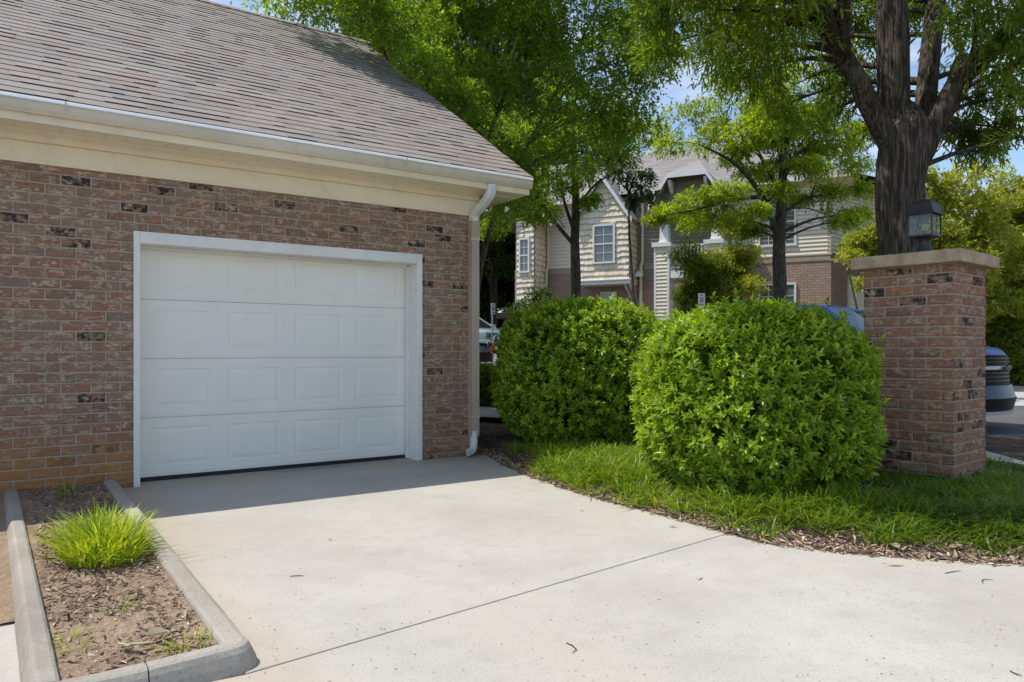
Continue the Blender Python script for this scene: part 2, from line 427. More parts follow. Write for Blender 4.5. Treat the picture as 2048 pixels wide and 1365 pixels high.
def cut(iv, holes):
    out = [iv]
    for h0, h1 in holes:
        nxt = []
        for a, b in out:
            if h1 <= a or h0 >= b: nxt.append((a, b)); continue
            if a < h0: nxt.append((a, h0))
            if b > h1: nxt.append((h1, b))
        out = nxt
    return out
def bricks(mb, x0, x1, z0, z1, T, openings=(), Lb=.213, Hc=.0842, j=.0118, off=0.0, rg=random, d0=.007, ch=.0045, rough=0.0):
    r = 0; z = z0
    while z < z1 - .02:
        zt = min(z + Hc - j, z1)
        holes = [(o[0], o[1]) for o in openings if o[2] < zt - .01 and o[3] > z + .01]
        x = x0 - ((r % 2) * Lb * .5 + off) % Lb
        while x < x1:
            a, b = max(x, x0), min(x + Lb - j, x1)
            if b - a > .025:
                for p, q in cut((a, b), holes):
                    if q - p < .03: continue
                    dz = rg.uniform(-.0012, .0012); dx = rg.uniform(-.0015, .0015)
                    d = d0 + rg.uniform(-.002, .002)
                    P0, Q0, z_0, z_1 = p + dx, q + dx, z + dz, zt + dz
                    c = ch + rg.uniform(0, .002) + rough * rg.random()
                    vs = [T(P0, 0, z_0), T(Q0, 0, z_0), T(Q0, 0, z_1), T(P0, 0, z_1),
                          T(P0 + c * .3, d - c * .6, z_0 + c * .3), T(Q0 - c * .3, d - c * .6, z_0 + c * .3), T(Q0 - c * .3, d - c * .6, z_1 - c * .3), T(P0 + c * .3, d - c * .6, z_1 - c * .3),
                          T(P0 + c * 1.3, d, z_0 + c * 1.2), T(Q0 - c * 1.3, d, z_0 + c * 1.2), T(Q0 - c * 1.3, d, z_1 - c * 1.2), T(P0 + c * 1.3, d, z_1 - c * 1.2)]
                    fs = []
                    for k in (0, 4):
                        for i in range(4):
                            m = (i + 1) % 4
                            fs.append((k + i, k + m, k + 4 + m, k + 4 + i))
                    fs.append((8, 9, 10, 11))
                    mb.add(vs, fs, rg.random())
            x += Lb
        z += Hc; r += 1

NW = 6.95
OPEN = (.875, 3.594, -1, 2.163)
w = gmb()
Tf = lambda x, o, z: (x, NW - o, z)
rb = random.Random(5)
bricks(w, -6.2, 4.262, -.03, 2.66, Tf, [OPEN], rg=rb, off=.05)
Ts = lambda x, o, z: (4.27 + o - .008, x, z)
bricks(w, 6.95, 15.5, -.03, 2.66, Ts, rg=rb, off=.1)
w.build('wall', M['brick'], garage)
mw = gmb()
for x0, x1, z0, z1 in ((-6.2, OPEN[0], -.1, 2.9), (OPEN[1], 4.262, -.1, 2.9), (OPEN[0], OPEN[1], OPEN[3], 2.9)):
    mw.quad((x0, NW, z0), (x1, NW, z0), (x1, NW, z1), (x0, NW, z1))
mw.quad((4.262, NW, -.1), (4.262, 15.5, -.1), (4.262, 15.5, 2.9), (4.262, NW, 2.9))
mw.quad((-6.2, 15.5, -.1), (-6.2, NW, -.1), (-6.2, NW, 2.9), (-6.2, 15.5, 2.9))
mw.quad((4.262, 15.5, -.1), (-6.2, 15.5, -.1), (-6.2, 15.5, 2.9), (4.262, 15.5, 2.9))
mw.build('mortar_wall', M['mortar'], garage)
# gable triangle behind the rake overhang
gt = gmb()
for k in range(22):
    z0 = 2.9 + k * .15; half = (6.02 - z0) / .667
    if half < .3: break
    gt.box(4.25, 4.275 + .004, 11.23 - half, 11.23 + half, z0, z0 + .149)
gt.build('gable_siding', M['cream'], garage, bevel=.006, seg=1)

# ---- door frame
fr = gmb()
fr.box(.871, .921, 6.922, 7.22, -.005, 2.167)
fr.box(3.533, 3.598, 6.922, 7.22, -.005, 2.167)
fr.box(.9215, 3.5325, 6.924, 7.22, 2.066, 2.166)
fr.box(.905, .935, 7.10, 7.165, 0, 2.05); fr.box(3.512, 3.5325, 7.10, 7.165, 0, 2.05)
fr.box(.936, 3.511, 7.11, 7.168, 2.046, 2.0655)
fr.build('door_frame', M['trim'], garage, bevel=.004)
# ---- sectional door
DN = 7.18
panels = [(1.065, 1.548), (1.694, 2.178), (2.325, 2.814), (2.955, 3.447)]
seal = gmb(); seal.box(.925, 3.53, 7.175, 7.215, -.002, .035)
door = gmb(); door.box(.9, 3.56, DN + .03, DN + .04, .03, 2.13)
door_o = door.build('garage_door', M['white'], garage)
seal.build('bottom_seal', M['rubber'], door_o, bevel=.004)
for k in range(4):
    s = gmb(); z0 = .035 + k * .5245; z1 = z0 + .5205
    xs = [.90]
    for a, b in panels: xs += [a, b]
    xs.append(3.56); pz0, pz1 = z0 + .092, z1 - .088
    for i in range(len(xs) - 1):
        a, b = xs[i], xs[i + 1]
        s.quad((a, DN, z0), (b, DN, z0), (b, DN, pz0), (a, DN, pz0))
        s.quad((a, DN, pz1), (b, DN, pz1), (b, DN, z1), (a, DN, z1))
        if i % 2 == 0:
            s.quad((a, DN, pz0), (b, DN, pz0), (b, DN, pz1), (a, DN, pz1))
        else:
            rings = [(0, 0), (.008, .0042), (.018, .0042), (.040, .001), (.046, -.0005)]
            vs = []
            for ins, dep in rings:
                vs += [(a + ins, DN + dep, pz0 + ins), (b - ins, DN + dep, pz0 + ins), (b - ins, DN + dep, pz1 - ins), (a + ins, DN + dep, pz1 - ins)]
            fs = []
            for q in range(len(rings) - 1):
                for e in range(4):
                    m = (e + 1) % 4
                    fs.append((q * 4 + e, q * 4 + m, q * 4 + 4 + m, q * 4 + 4 + e))
            L4 = (len(rings) - 1) * 4
            fs.append((L4, L4 + 1, L4 + 2, L4 + 3)); s.add(vs, fs)
    # tongue edges top and bottom and a thin reveal rib
    s.quad((.90, DN, z1), (3.56, DN, z1), (3.56, DN + .03, z1 - .004), (.90, DN + .03, z1 - .004))
    s.quad((.90, DN + .03, z0), (3.56, DN + .03, z0), (3.56, DN, z0), (.90, DN, z0))
    s.box(.90, 3.56, DN - .004, DN + .001, z0 + .022, z0 + .032)
    s.build('door_section', M['white'], door_o)
th = gmb(); th.box(.921, 3.533, 6.935, 7.25, -.1, -.003)
th.build('threshold', M['kerb'], garage, bevel=.005)

# ---- eave
A0, A1 = -6.5, 4.73
fz = gmb()
fz.box(A0, 4.285, 6.926, 6.951, 2.655, 2.799)
fz.box(A0, 4.286, 6.916, 6.951, 2.632, 2.655)
fz.build('frieze_board', M['cream'], garage, bevel=.003)
cr = gmb()
prof = [(6.926, 2.800), (6.898, 2.803), (6.896, 2.842), (6.888, 2.850), (6.860, 2.866), (6.850, 2.872), (6.848, 2.878), (6.949, 2.878), (6.949, 2.800)]
cr.prism(None, [[(a, n, z) for n, z in prof] for a in (A0, 4.286)])
cr.build('crown_moulding', M['cream'], garage)
sf = gmb(); x = A0
while x < A1 - .05:
    x1 = min(x + .152, A1 - .035)
    sf.box(x + .003, x1 - .003, 6.585, 6.93 if x < 4.13 else 7.75, 2.8785, 2.890); x = x1
sf.box(A0, A1 - .034, 6.586, 6.929, 2.8835, 2.8885)
sf.box(A0, A1 - .033, 6.83, 6.848, 2.868, 2.8783)
sf.build('soffit', M['soffit'], garage, bevel=.003, seg=1)
fa = gmb()
fa.box(A0, A1 - .004, 6.562, 6.584, 2.862, 3.05)
def rk(n): return 3.03 + .667 * (n - 6.56)
# return fascia and rake boards on the gable side
fa.box(A1 - .032, A1 - .006, 6.5845, 7.75, 2.864, 3.03)
for sgn in (1, -1):
    e0, e1 = 6.6, 11.23
    q = (lambda n: n) if sgn > 0 else (lambda n: 22.46 - n)
    fa.prism(None, [[(A1 - .03, q(n), rk(n) - .17), (A1 - .004, q(n), rk(n) - .17), (A1 - .004, q(n), rk(n) - .01), (A1 - .03, q(n), rk(n) - .01)] for n in (e0, e1)])
fa.build('fascia', M['cream'], garage)
gu = gmb()
gp = [(6.5615, 3.036), (6.5615, 2.928), (6.530, 2.922), (6.524, 2.934), (6.513, 2.950), (6.506, 2.972), (6.504, 2.996), (6.499, 3.004), (6.499, 3.010), (6.512, 3.012), (6.512, 3.010), (6.503, 3.028), (6.512, 2.99), (6.535, 2.935), (6.555, 2.935), (6.555, 3.036)]
gu.prism(None, [[(a, n, z) for n, z in gp] for a in (A0, A1)], cap=False)
gend = [(6.5615, 3.036), (6.5615, 2.928), (6.530, 2.922), (6.513, 2.950), (6.504, 2.996), (6.495, 3.036)]
gu.prism(None, [[(a, n, z) for n, z in gend] for a in (A1 - .002, A1 + .003)])
for xs in (-2.6, .35, 3.2): gu.box(xs, xs + .012, 6.492, 6.5, 2.96, 3.037)
gu_o = gu.build('gutter', M['gutter'], garage)
lp = gmb(); lp.prism(None, [[(a, 6.492, 3.008), (a, 6.494, 3.016), (a, 6.520, 3.046), (a, 6.530, 3.046), (a, 6.530, 3.040), (a, 6.502, 3.009)] for a in (A0, A1 + .002)])
lp.build('gutter_lip', M['gutter_lip'], gu_o)

# ---- roof
ang = math.atan(.667); cR, sR = math.cos(ang), math.sin(ang)
def TR(a, s, h): return (a, 6.535 + s * cR - h * sR, 3.052 + s * sR + h * cR)
SL = (11.23 - 6.535) / cR
rf = gmb()
rr = random.Random(9)
RA1 = A1 + .02
rf.box(A0, RA1, 0, SL, -.03, 0, .4, T=TR)
def TB(a, s, h):
    p = TR(a, s, h); return (p[0], 22.46 - p[1], p[2])
rf.box(A0, RA1, 0, SL, -.03, .008, .4, T=TB)
e = .1365; row = 0; s = 0.0
while s < SL - .02:
    s2 = min(s + e, SL); x = A0 - rr.random() * .3
    while x < RA1:
        wd = rr.uniform(.09, .31); x1 = min(x + wd, RA1); xa = max(x, A0)
        thick = .0115 if rr.random() < .40 else .0065
        u = rr.random()
        t = rr.uniform(.28, .60) if u < .68 else (rr.uniform(.66, .88) if u < .88 else rr.uniform(0, .25) if u < .95 else 1.0)
        b0 = s + rr.uniform(-.003, .003)
        if x1 - xa > .02:
            rf.add([TR(xa, b0 + .02, 0), TR(x1, b0 + .02, 0), TR(x1, b0, thick), TR(xa, b0, thick), TR(x1 - .001, s2 + .01, .001), TR(xa + .001, s2 + .01, .001)],
                   [(0, 1, 2, 3), (3, 2, 4, 5), (1, 4, 2), (0, 3, 5)], t)
        x += wd
    s += e; row += 1
roof_o = rf.build('roof', M['shingle'], garage)
rc = gmb(); x = A0
while x < RA1 - .05:
    for TT in (TR, TB):
        rc.add([TT(x, SL - .13, .012), TT(x + .2, SL - .13, .02), TT(x + .2, SL + .01, .022), TT(x, SL + .01, .012)], [(0, 1, 2, 3)], rr.uniform(.2, .6))
    x += .14
rc.build('ridge_cap', M['shingle'], roof_o)

# ---- downspout
ds = gmb()
def spout_ring(z):
    ring = []
    for i in range(13):
        ring.append((4.166 + .098 * i / 12, 6.862 + (.006 if i % 2 else 0), z))
    ring += [(4.264, 6.938, z), (4.166, 6.938, z)]
    return ring
ds.prism(None, [spout_ring(z) for z in (.215, 2.60)])
ds_o = ds.build('downspout', M['taupe'], garage)
def sweep_rect(mb, pts, w_, d_, side, ribs=True):
    rings = []
    pts = [Vector(p) for p in pts]
    for k, p in enumerate(pts):
        dd = (pts[min(k + 1, len(pts) - 1)] - pts[max(k - 1, 0)]).normalized()
        sd = Vector(side); up = dd.cross(sd).normalized()
        g = 1.0 + (.05 if ribs and k % 2 else 0)
        ring = []
        for i in range(12):
            a = 2 * math.pi * i / 12; ca, sa = math.cos(a), math.sin(a)
            m = max(abs(ca), abs(sa)) ** .75
            ring.append(p + sd * (ca / m * w_ / 2 * g) + up * (sa / m * d_ / 2 * g))
        rings.append(ring)
    mb.prism(None, rings)
def bez(p0, p1, p2, p3, n):
    p0, p1, p2, p3 = map(Vector, (p0, p1, p2, p3)); out = []
    for i in range(n + 1):
        t = i / n; u = 1 - t
        out.append(p0 * u**3 + p1 * 3 * u * u * t + p2 * 3 * u * t * t + p3 * t**3)
    return out
ue = gmb()
up_pts = bez((4.222, 6.548, 2.915), (4.222, 6.548, 2.80), (4.218, 6.60, 2.785), (4.217, 6.68, 2.74), 9) + bez((4.216, 6.72, 2.715), (4.215, 6.85, 2.66), (4.215, 6.90, 2.66), (4.215, 6.90, 2.575), 9)
sweep_rect(ue, up_pts, .104, .080, (1, 0, 0))
ue.build('elbow', M['elbow'], ds_o, smooth=False)
le = gmb()
lo_pts = [(4.215, 6.90, .27), (4.215, 6.90, .22)] + bez((4.215, 6.90, .19), (4.215, 6.895, .09), (4.19, 6.86, .055), (4.08, 6.82, .045), 12)
sweep_rect(le, lo_pts, .104, .078, (0.25, 0.97, 0))
le.build('elbow', M['elbow'], ds_o)
for z in (2.375, .43):
    st = gmb(); st.box(4.158, 4.272, 6.857, 6.861, z - .014, z + .014); st.box(4.266, 4.272, 6.861, 6.945, z - .014, z + .014)
    for k in (4.20, 4.25): st.tube([(k, 6.857, z), (k, 6.852, z)], .006, 8)
    st.build('strap', M['strap'], ds_o)

# =============================================================== PLANTER
pk = thing('planter_kerb', LW(.4, 4.8), 'weathered concrete kerb framing the small mulch planter beside the drive', 'kerb', EA)
PO = (.4, 4.8, 0)
def kerb_run(stations, name, parent, joint=0):
    """stations: list of (origin (a,n), outward unit (a,n)) ; profile along outward"""
    mb = MB(PO)
    prof = [(0, -.12), (0, .066), (.006, .077), (.018, .083), (.070, .086), (.086, .080), (.098, .062), (.112, .03), (.122, -.005), (.124, -.12)]
    rings = []
    for (a, n), (oa, on), sc in stations:
        wob = lambda q: .003 * mnoise.noise(Vector((a * 9, n * 9, q)))
        rings.append([(a + oa * (d * sc + wob(i)), n + on * (d * sc + wob(i + 50)), z + wob(i + 9) if z > 0 else z) for i, (d, z) in enumerate(prof)])
    mb.prism(None, rings)
    return mb.build(name, M['kerb'], parent, smooth=False)
def lerp(a, b, t): return a + (b - a) * t
N_ = 34
kerb_run([((.645, lerp(6.90, 2.84, t)), (1, 0), 1.0) for t in [i / N_ for i in range(N_ + 1)]], 'side_kerb', pk)
kerb_run([((lerp(.058, .142, t), lerp(6.90, 2.80, t)), (-1, 0), .85) for t in [i / N_ for i in range(N_ + 1)]], 'side_kerb', pk)
# front run, outer corner rounded to meet the right run
kerb_run([((.06 + t * .325, 2.815), (0, -1), 1.0) for t in [i / 8 for i in range(9)]], 'front_kerb', pk)
arc = [((.390 + t * .245, 2.815 + .02 * t), (0, -1), 1.0) for t in [i / 7 for i in range(8)]] + [((.645, 2.84), (math.sin(q), -math.cos(q)), 1.0 + .12 * math.sin(2 * q)) for q in [R(10 * k) for k in range(1, 10)]]
kerb_run(arc, 'front_kerb', pk)

def grid_mesh(name, us, vs, fn, mat, parent=None, kind=None, org=(0, 0, 0)):
    mb = MB(org); nu, nv = len(us), len(vs)
    pts = [fn(u, v) for v in vs for u in us]
    fs = [(j * nu + i, j * nu + i + 1, (j + 1) * nu + i + 1, (j + 1) * nu + i) for j in range(nv - 1) for i in range(nu - 1)]
    mb.add(pts, fs)
    o = mb.build(name, mat, parent, smooth=True)
    if kind: tag(o, kind=kind)
    return o
def fr_(n): return [i / n for i in range(n + 1)]
def soil_z(a, n):
    return .050 + .012 * mnoise.noise(Vector((a * 4, n * 4, 3))) + .006 * mnoise.noise(Vector((a * 17, n * 17, 1)))
def psoil(u, v):
    n = lerp(6.95, 2.81, v); a = lerp(.02 + .04, .66, u) if False else lerp(lerp(.05, .12, v), .66, u)
    p = LW(a, n); p.z = soil_z(a, n); return p
grid_mesh('planter_soil', fr_(40), fr_(220), psoil, M['planter_soil'], kind='structure')

# =============================================================== DRIVE, BEDS, ROAD
edge_px = [(905, 903), (935, 905), (975, 912), (1005, 930), (1060, 955), (1130, 978), (1200, 1000), (1300, 1025), (1400, 1052), (1455, 1067.5), (1530, 1088), (1650, 1103), (1741, 1110), (1800, 1116), (1930, 1125), (2048, 1131), (2300, 1140), (2800, 1160)]
edge = [GP(*p) for p in edge_px]
def slab(name, pts, top=0.0):
    mb = MB(); n = len(pts)
    a = [Vector((p.x, p.y, top)) for p in pts]; b = [Vector((p.x, p.y, top - .14)) for p in pts]
    mb.add(a + b, [tuple(range(n)), tuple(reversed(range(n, 2 * n)))] + [(i, n + i, n + (i + 1) % n, (i + 1) % n) for i in range(n)])
    o = mb.build(name, M['slab'], None, bevel=.005)
    # make sure the top faces up
    bm = bmesh.new(); bm.from_mesh(o.data); bmesh.ops.recalc_face_normals(bm, faces=bm.faces); bm.to_mesh(o.data); bm.free()
    return tag(o, kind='structure')
J1a, J1b = GP(500, 1345.5), GP(1455, 1067.5)
j1d = (J1b - J1a).normalized(); j1n = Vector((-j1d.y, j1d.x, 0))
off = .0038
i1 = edge_px.index((1455, 1067.5)); i2 = edge_px.index((1741, 1110))
J1s = LW(.70, 2.72)
J1s = J1a + j1d * ((J1s - J1a).dot(j1d))
s1 = [LW(.70, 6.934), LW(4.30, 6.934), edge[0] + Vector((.0, .12, 0))] + [p + Vector((.10, .12, 0)) for p in edge[1:i1]] + [J1b + j1d * .15 + j1n * off, J1s + j1n * off]
slab('driveway', s1)
J2a = edge[i2]; J2b = GP(2048, 1192.5); j2d = (J2b - J2a).normalized(); j2n = Vector((-j2d.y, j2d.x, 0))
if j2n.x < 0: j2n = -j2n
J2c = J2b + j2d * 7; J2s = J2a - j2d * .2
s2 = [J1s - j1n * off, J1b + j1d * .15 - j1n * off] + [p + Vector((.10, .12, 0)) for p in edge[i1 + 1:i2]] + [J2s - j2n * off * .7, J2c - j2n * off * .7, Vector((5, -7, 0)), Vector((-4, -7, 0)), LW(.045, 1.5), LW(.045, 2.76)]
slab('driveway', s2)
slab('driveway', [LW(.0412, 2.76), LW(.0412, 1.5), Vector((-4.01, -7, 0)), Vector((-12, -7, 0)), LW(-7, 3.4), LW(.07, 3.84), LW(.07, 2.80)])
s3 = [J2s + j2n * off * .7] + [p + Vector((.10, .12, 0)) for p in edge[i2 + 1:]] + [Vector((9, 3.2, 0)), Vector((9, -7, 0)), J2c + j2n * off * .7]
slab('driveway', s3)

# earth under and around everything, one sheet to the horizon
def spaced(lo, hi, near_lo, near_hi, step, nfar):
    a = [near_lo + i * step for i in range(int((near_hi - near_lo) / step) + 1)]
    l = [near_lo - (near_lo - lo) * (k / nfar) ** 2 for k in range(nfar, 0, -1)]
    h = [near_hi + (hi - near_hi) * (k / nfar) ** 2 for k in range(1, nfar + 1)]
    return l + a + h
def gsheet(x, y):
    z = terrain(x, y) - .07
    return Vector((x, y, z))
grid_mesh('ground', spaced(-260, 260, -14, 34, 1.0, 12), spaced(-60, 420, -8, 46, 1.0, 12), gsheet, M['ground'], kind='structure')
# sandy dirt left of the planter
def dirt(u, v):
    n = lerp(6.95, 3.75, v); a = lerp(-5, .06, u)
    p = LW(a, n); p.z = .012 + .03 * (1 - v) * u + .012 * mnoise.noise(Vector((a * 5, n * 5, 0))); return p
grid_mesh('dirt', fr_(60), fr_(40), dirt, M['dirt'], kind='structure')
# mulch / planting bed beyond the drive edge
def edge_y(x):
    for a, b in zip(edge, edge[1:]):
        if a.x <= x <= b.x: return lerp(a.y, b.y, (x - a.x) / (b.x - a.x))
    return edge[0].y if x < edge[0].x else edge[-1].y
def bed_z(x, y):
    d = y - edge_y(x)
    z = .006 + .105 * sstep(0, 1.1, d) + .012 * mnoise.noise(Vector((x * 2.5, y * 2.5, 0))) * sstep(.02, .5, d)
    z += .012 * mnoise.noise(Vector((x * 9, y * 9, 5))) * sstep(0, .15, d)
    return z + terrain(x, y)
def bed(u, v):
    x = lerp(-.62, 4.62, u)
    y0 = edge_y(x) + .04 * mnoise.noise(Vector((x * 3.1, 0, 0))) + .02 * mnoise.noise(Vector((x * 11, 0, 3)))
    y = y0 + (10.4 - y0) * v ** 1.7
    return Vector((x, y, bed_z(x, y) if v > 0 else -.004))
grid_mesh('mulch', fr_(150), fr_(90), bed, M['mulch'], kind='structure')
def sheet(name, corners, mat, dz, nu=24, nv=24):
    a, b, c, d = [Vector((*p, 0)) for p in corners]
    def f(u, v):
        p = a.lerp(b, u).lerp(d.lerp(c, u), v); p.z = terrain(p.x, p.y) + dz; return p
    return grid_mesh(name, fr_(nu), fr_(nv), f, mat, kind='structure')
sheet('road', [(2.2, 9.9), (40, 9.4), (40, 15.2), (-3, 16.2)], M['asphalt'], .0, 60, 20)
sheet('road', [(-3.0, 16.1), (6, 15.7), (6, 21.5), (-6, 22.5)], M['asphalt'], .004, 30, 20)
sheet('pavement', [(6.0, 15.25), (42, 15.0), (42, 22.4), (7.5, 22.4)], M['walk'], .008, 50, 20)
sheet('path', [(-1.6, 12.2), (2.6, 11.4), (2.6, 12.6), (-1.6, 13.6)], M['walk'], .02, 20, 10)
sheet('mulch', [(4.55, 7.0), (14, 5.0), (14, 9.45), (4.4, 9.86)], M['mulch'], .01, 40, 20)
sheet('mulch', [(7.4, 22.4), (44, 22.3), (44, 34), (7.4, 26)], M['mulch'], .02, 40, 10)
# concrete walk strip beyond the pillar
wk = MB(); A = Vector((4.98, 7.75, 0)); B = Vector((4.62, 4.9, 0)); dv = (B - A).normalized(); nv = Vector((dv.y, -dv.x, 0))
for t0, t1 in ((0, .92), (.925, 1.9), (1.905, 2.87)):
    p0, p1 = A + dv * t0, A + dv * t1; q0, q1 = p0 + nv * .5, p1 + nv * .5
    if q0.x > p0.x: q0, q1 = p0 - nv * .5, p1 - nv * .5
    wk.add([p + Vector((0, 0, z)) for z in (-.05, .10) for p in (p0, q0, q1, p1)], [(4, 5, 6, 7), (0, 1, 5, 4), (1, 2, 6, 5), (2, 3, 7, 6), (3, 0, 4, 7)])
wo = wk.build('pavement', M['walk'], None, bevel=.006); tag(wo, kind='structure')
# =============================================================== GATE PILLAR + LANTERN
def make_pillar(name, loc, rz, label, wd=.71, z0=-.1, z1=1.845):
    root = thing(name, loc, label, 'pillar', rz)
    h = wd / 2; mb = MB(); g = random.Random(21)
    b = h - .008
    bricks(mb, -h, h, z0, z1, lambda x, o, z: (x, -b - o, z), Lb=.2185, Hc=.0856, off=.035, rg=g, rough=.003)
    bricks(mb, -h, h, z0, z1, lambda x, o, z: (b + o, x, z), Lb=.2185, Hc=.0856, off=.12, rg=g, rough=.003)
    bricks(mb, -h, h, z0, z1, lambda x, o, z: (-x, b + o, z), Lb=.2185, Hc=.0856, off=.035, rg=g, rough=.003)
    bricks(mb, -h, h, z0, z1, lambda x, o, z: (-b - o, -x, z), Lb=.2185, Hc=.0856, off=.12, rg=g, rough=.003)
    mb.build('shaft', M['pillar_brick'], root)
    m2 = MB(); m2.box(-b, b, -b, b, z0, z1 + .006); m2.box(-b - .004, b + .004, -b - .004, b + .004, z1 - .012, z1 + .004)
    m2.build('mortar', M['mortar'], root)
    c = h + .078; m3 = MB()
    ring = lambda s, z: [(-s, -s, z), (s, -s, z), (s, s, z), (-s, s, z)]
    m3.prism(None, [ring(c - .006, z1 + .005), ring(c, z1 + .012), ring(c, z1 + .098), ring(c - .01, z1 + .108), ring(.12, z1 + .138)])
    m3.build('capstone', M['stone'], root, bevel=.007, seg=2)
    return root
PTH = R(-50.4); PC = Vector((3.541, 6.310, 0))
pil = make_pillar('brick_pillar', PC, PTH, 'brick gate pillar with pale capstone carrying the old lantern beside the round bush')

def make_lantern(name, loc, rz, label):
    L = thing(name, loc, label, 'lamp', rz)
    b = MB()
    b.box(-.085, .085, -.085, .085, 0, .014)
    b.lathe([(.082, .014), (.078, .022), (.056, .040), (.048, .060), (.045, .105), (.052, .122), (.072, .134)], n=24)
    b.build('base', M['bronze'], L, bevel=.003)
    cg = MB(); w_, z0, z1 = .095, .134, .336
    ring = lambda s, z: [(-s, -s, z), (s, -s, z), (s, s, z), (-s, s, z)]
    cg.prism(None, [ring(.080, z0), ring(w_ + .005, z0 + .010), ring(w_ + .005, z0 + .022)])
    for sx in (-1, 1):
        for sy in (-1, 1):
            cg.box(sx * w_ - .006, sx * w_ + .006, sy * w_ - .006, sy * w_ + .006, z0 + .02, z1)
    cg.box(-.018, .018, -.018, .018, z0 + .022, z0 + .062)
    cg.build('cage', M['bronze'], L)
    rt = MB()
    rt.prism(None, [ring(.108, z1 - .008), ring(.120, z1 - .004), ring(.121, z1 + .003), ring(.106, z1 + .022), ring(.094, z1 + .055), ring(.084, z1 + .088), ring(.064, z1 + .112), ring(.030, z1 + .124)])
    rt.lathe([(.034, z1 + .122), (.034, z1 + .13), (.012, z1 + .138), (.010, z1 + .152), (.020, z1 + .162), (.019, z1 + .172), (.008, z1 + .184), (.004, z1 + .204), (.001, z1 + .212)], n=14)
    rt.build('roof', M['bronze'], L, bevel=.003)
    for k in range(4):
        a = k * math.pi / 2; ca, sa = math.cos(a), math.sin(a)
        T = lambda x, z, o=0: (x * ca - (-w_ - o) * sa, x * sa + (-w_ - o) * ca, z)
        p = MB(); p.quad(T(-w_ + .007, z0 + .022), T(w_ - .007, z0 + .022), T(w_ - .007, z1 - .006), T(-w_ + .007, z1 - .006))
        po = p.build('pane', M['pane'], L)
        l = MB(); zc = (z0 + z1) / 2 + .01
        d = [(0, zc + .038), (.018, zc), (0, zc - .038), (-.018, zc)]
        for i in range(4): l.tube([T(*d[i], .001), T(*d[(i + 1) % 4], .001)], .0018, 5)
        for q in (((0, zc + .038), (0, z1 - .008)), ((0, zc - .038), (0, z0 + .022)), ((.018, zc), (w_ - .006, zc)), ((-.018, zc), (-w_ + .006, zc))):
            l.tube([T(*q[0], .001), T(*q[1], .001)], .0018, 5)
        l.build('leading', M['bronze'], po)
    bu = MB(); bu.lathe([(.018, z0 + .062), (.024, z0 + .07), (.030, z0 + .10), (.026, z0 + .125), (.012, z0 + .135)], n=16)
    bu.build('bulb', M['bulb'], L, smooth=True)
    return L
make_lantern('pillar_lantern', PC + Vector((0, 0, 1.983)), PTH, 'weathered bronze lantern with leaded panes on the brick gate pillar')

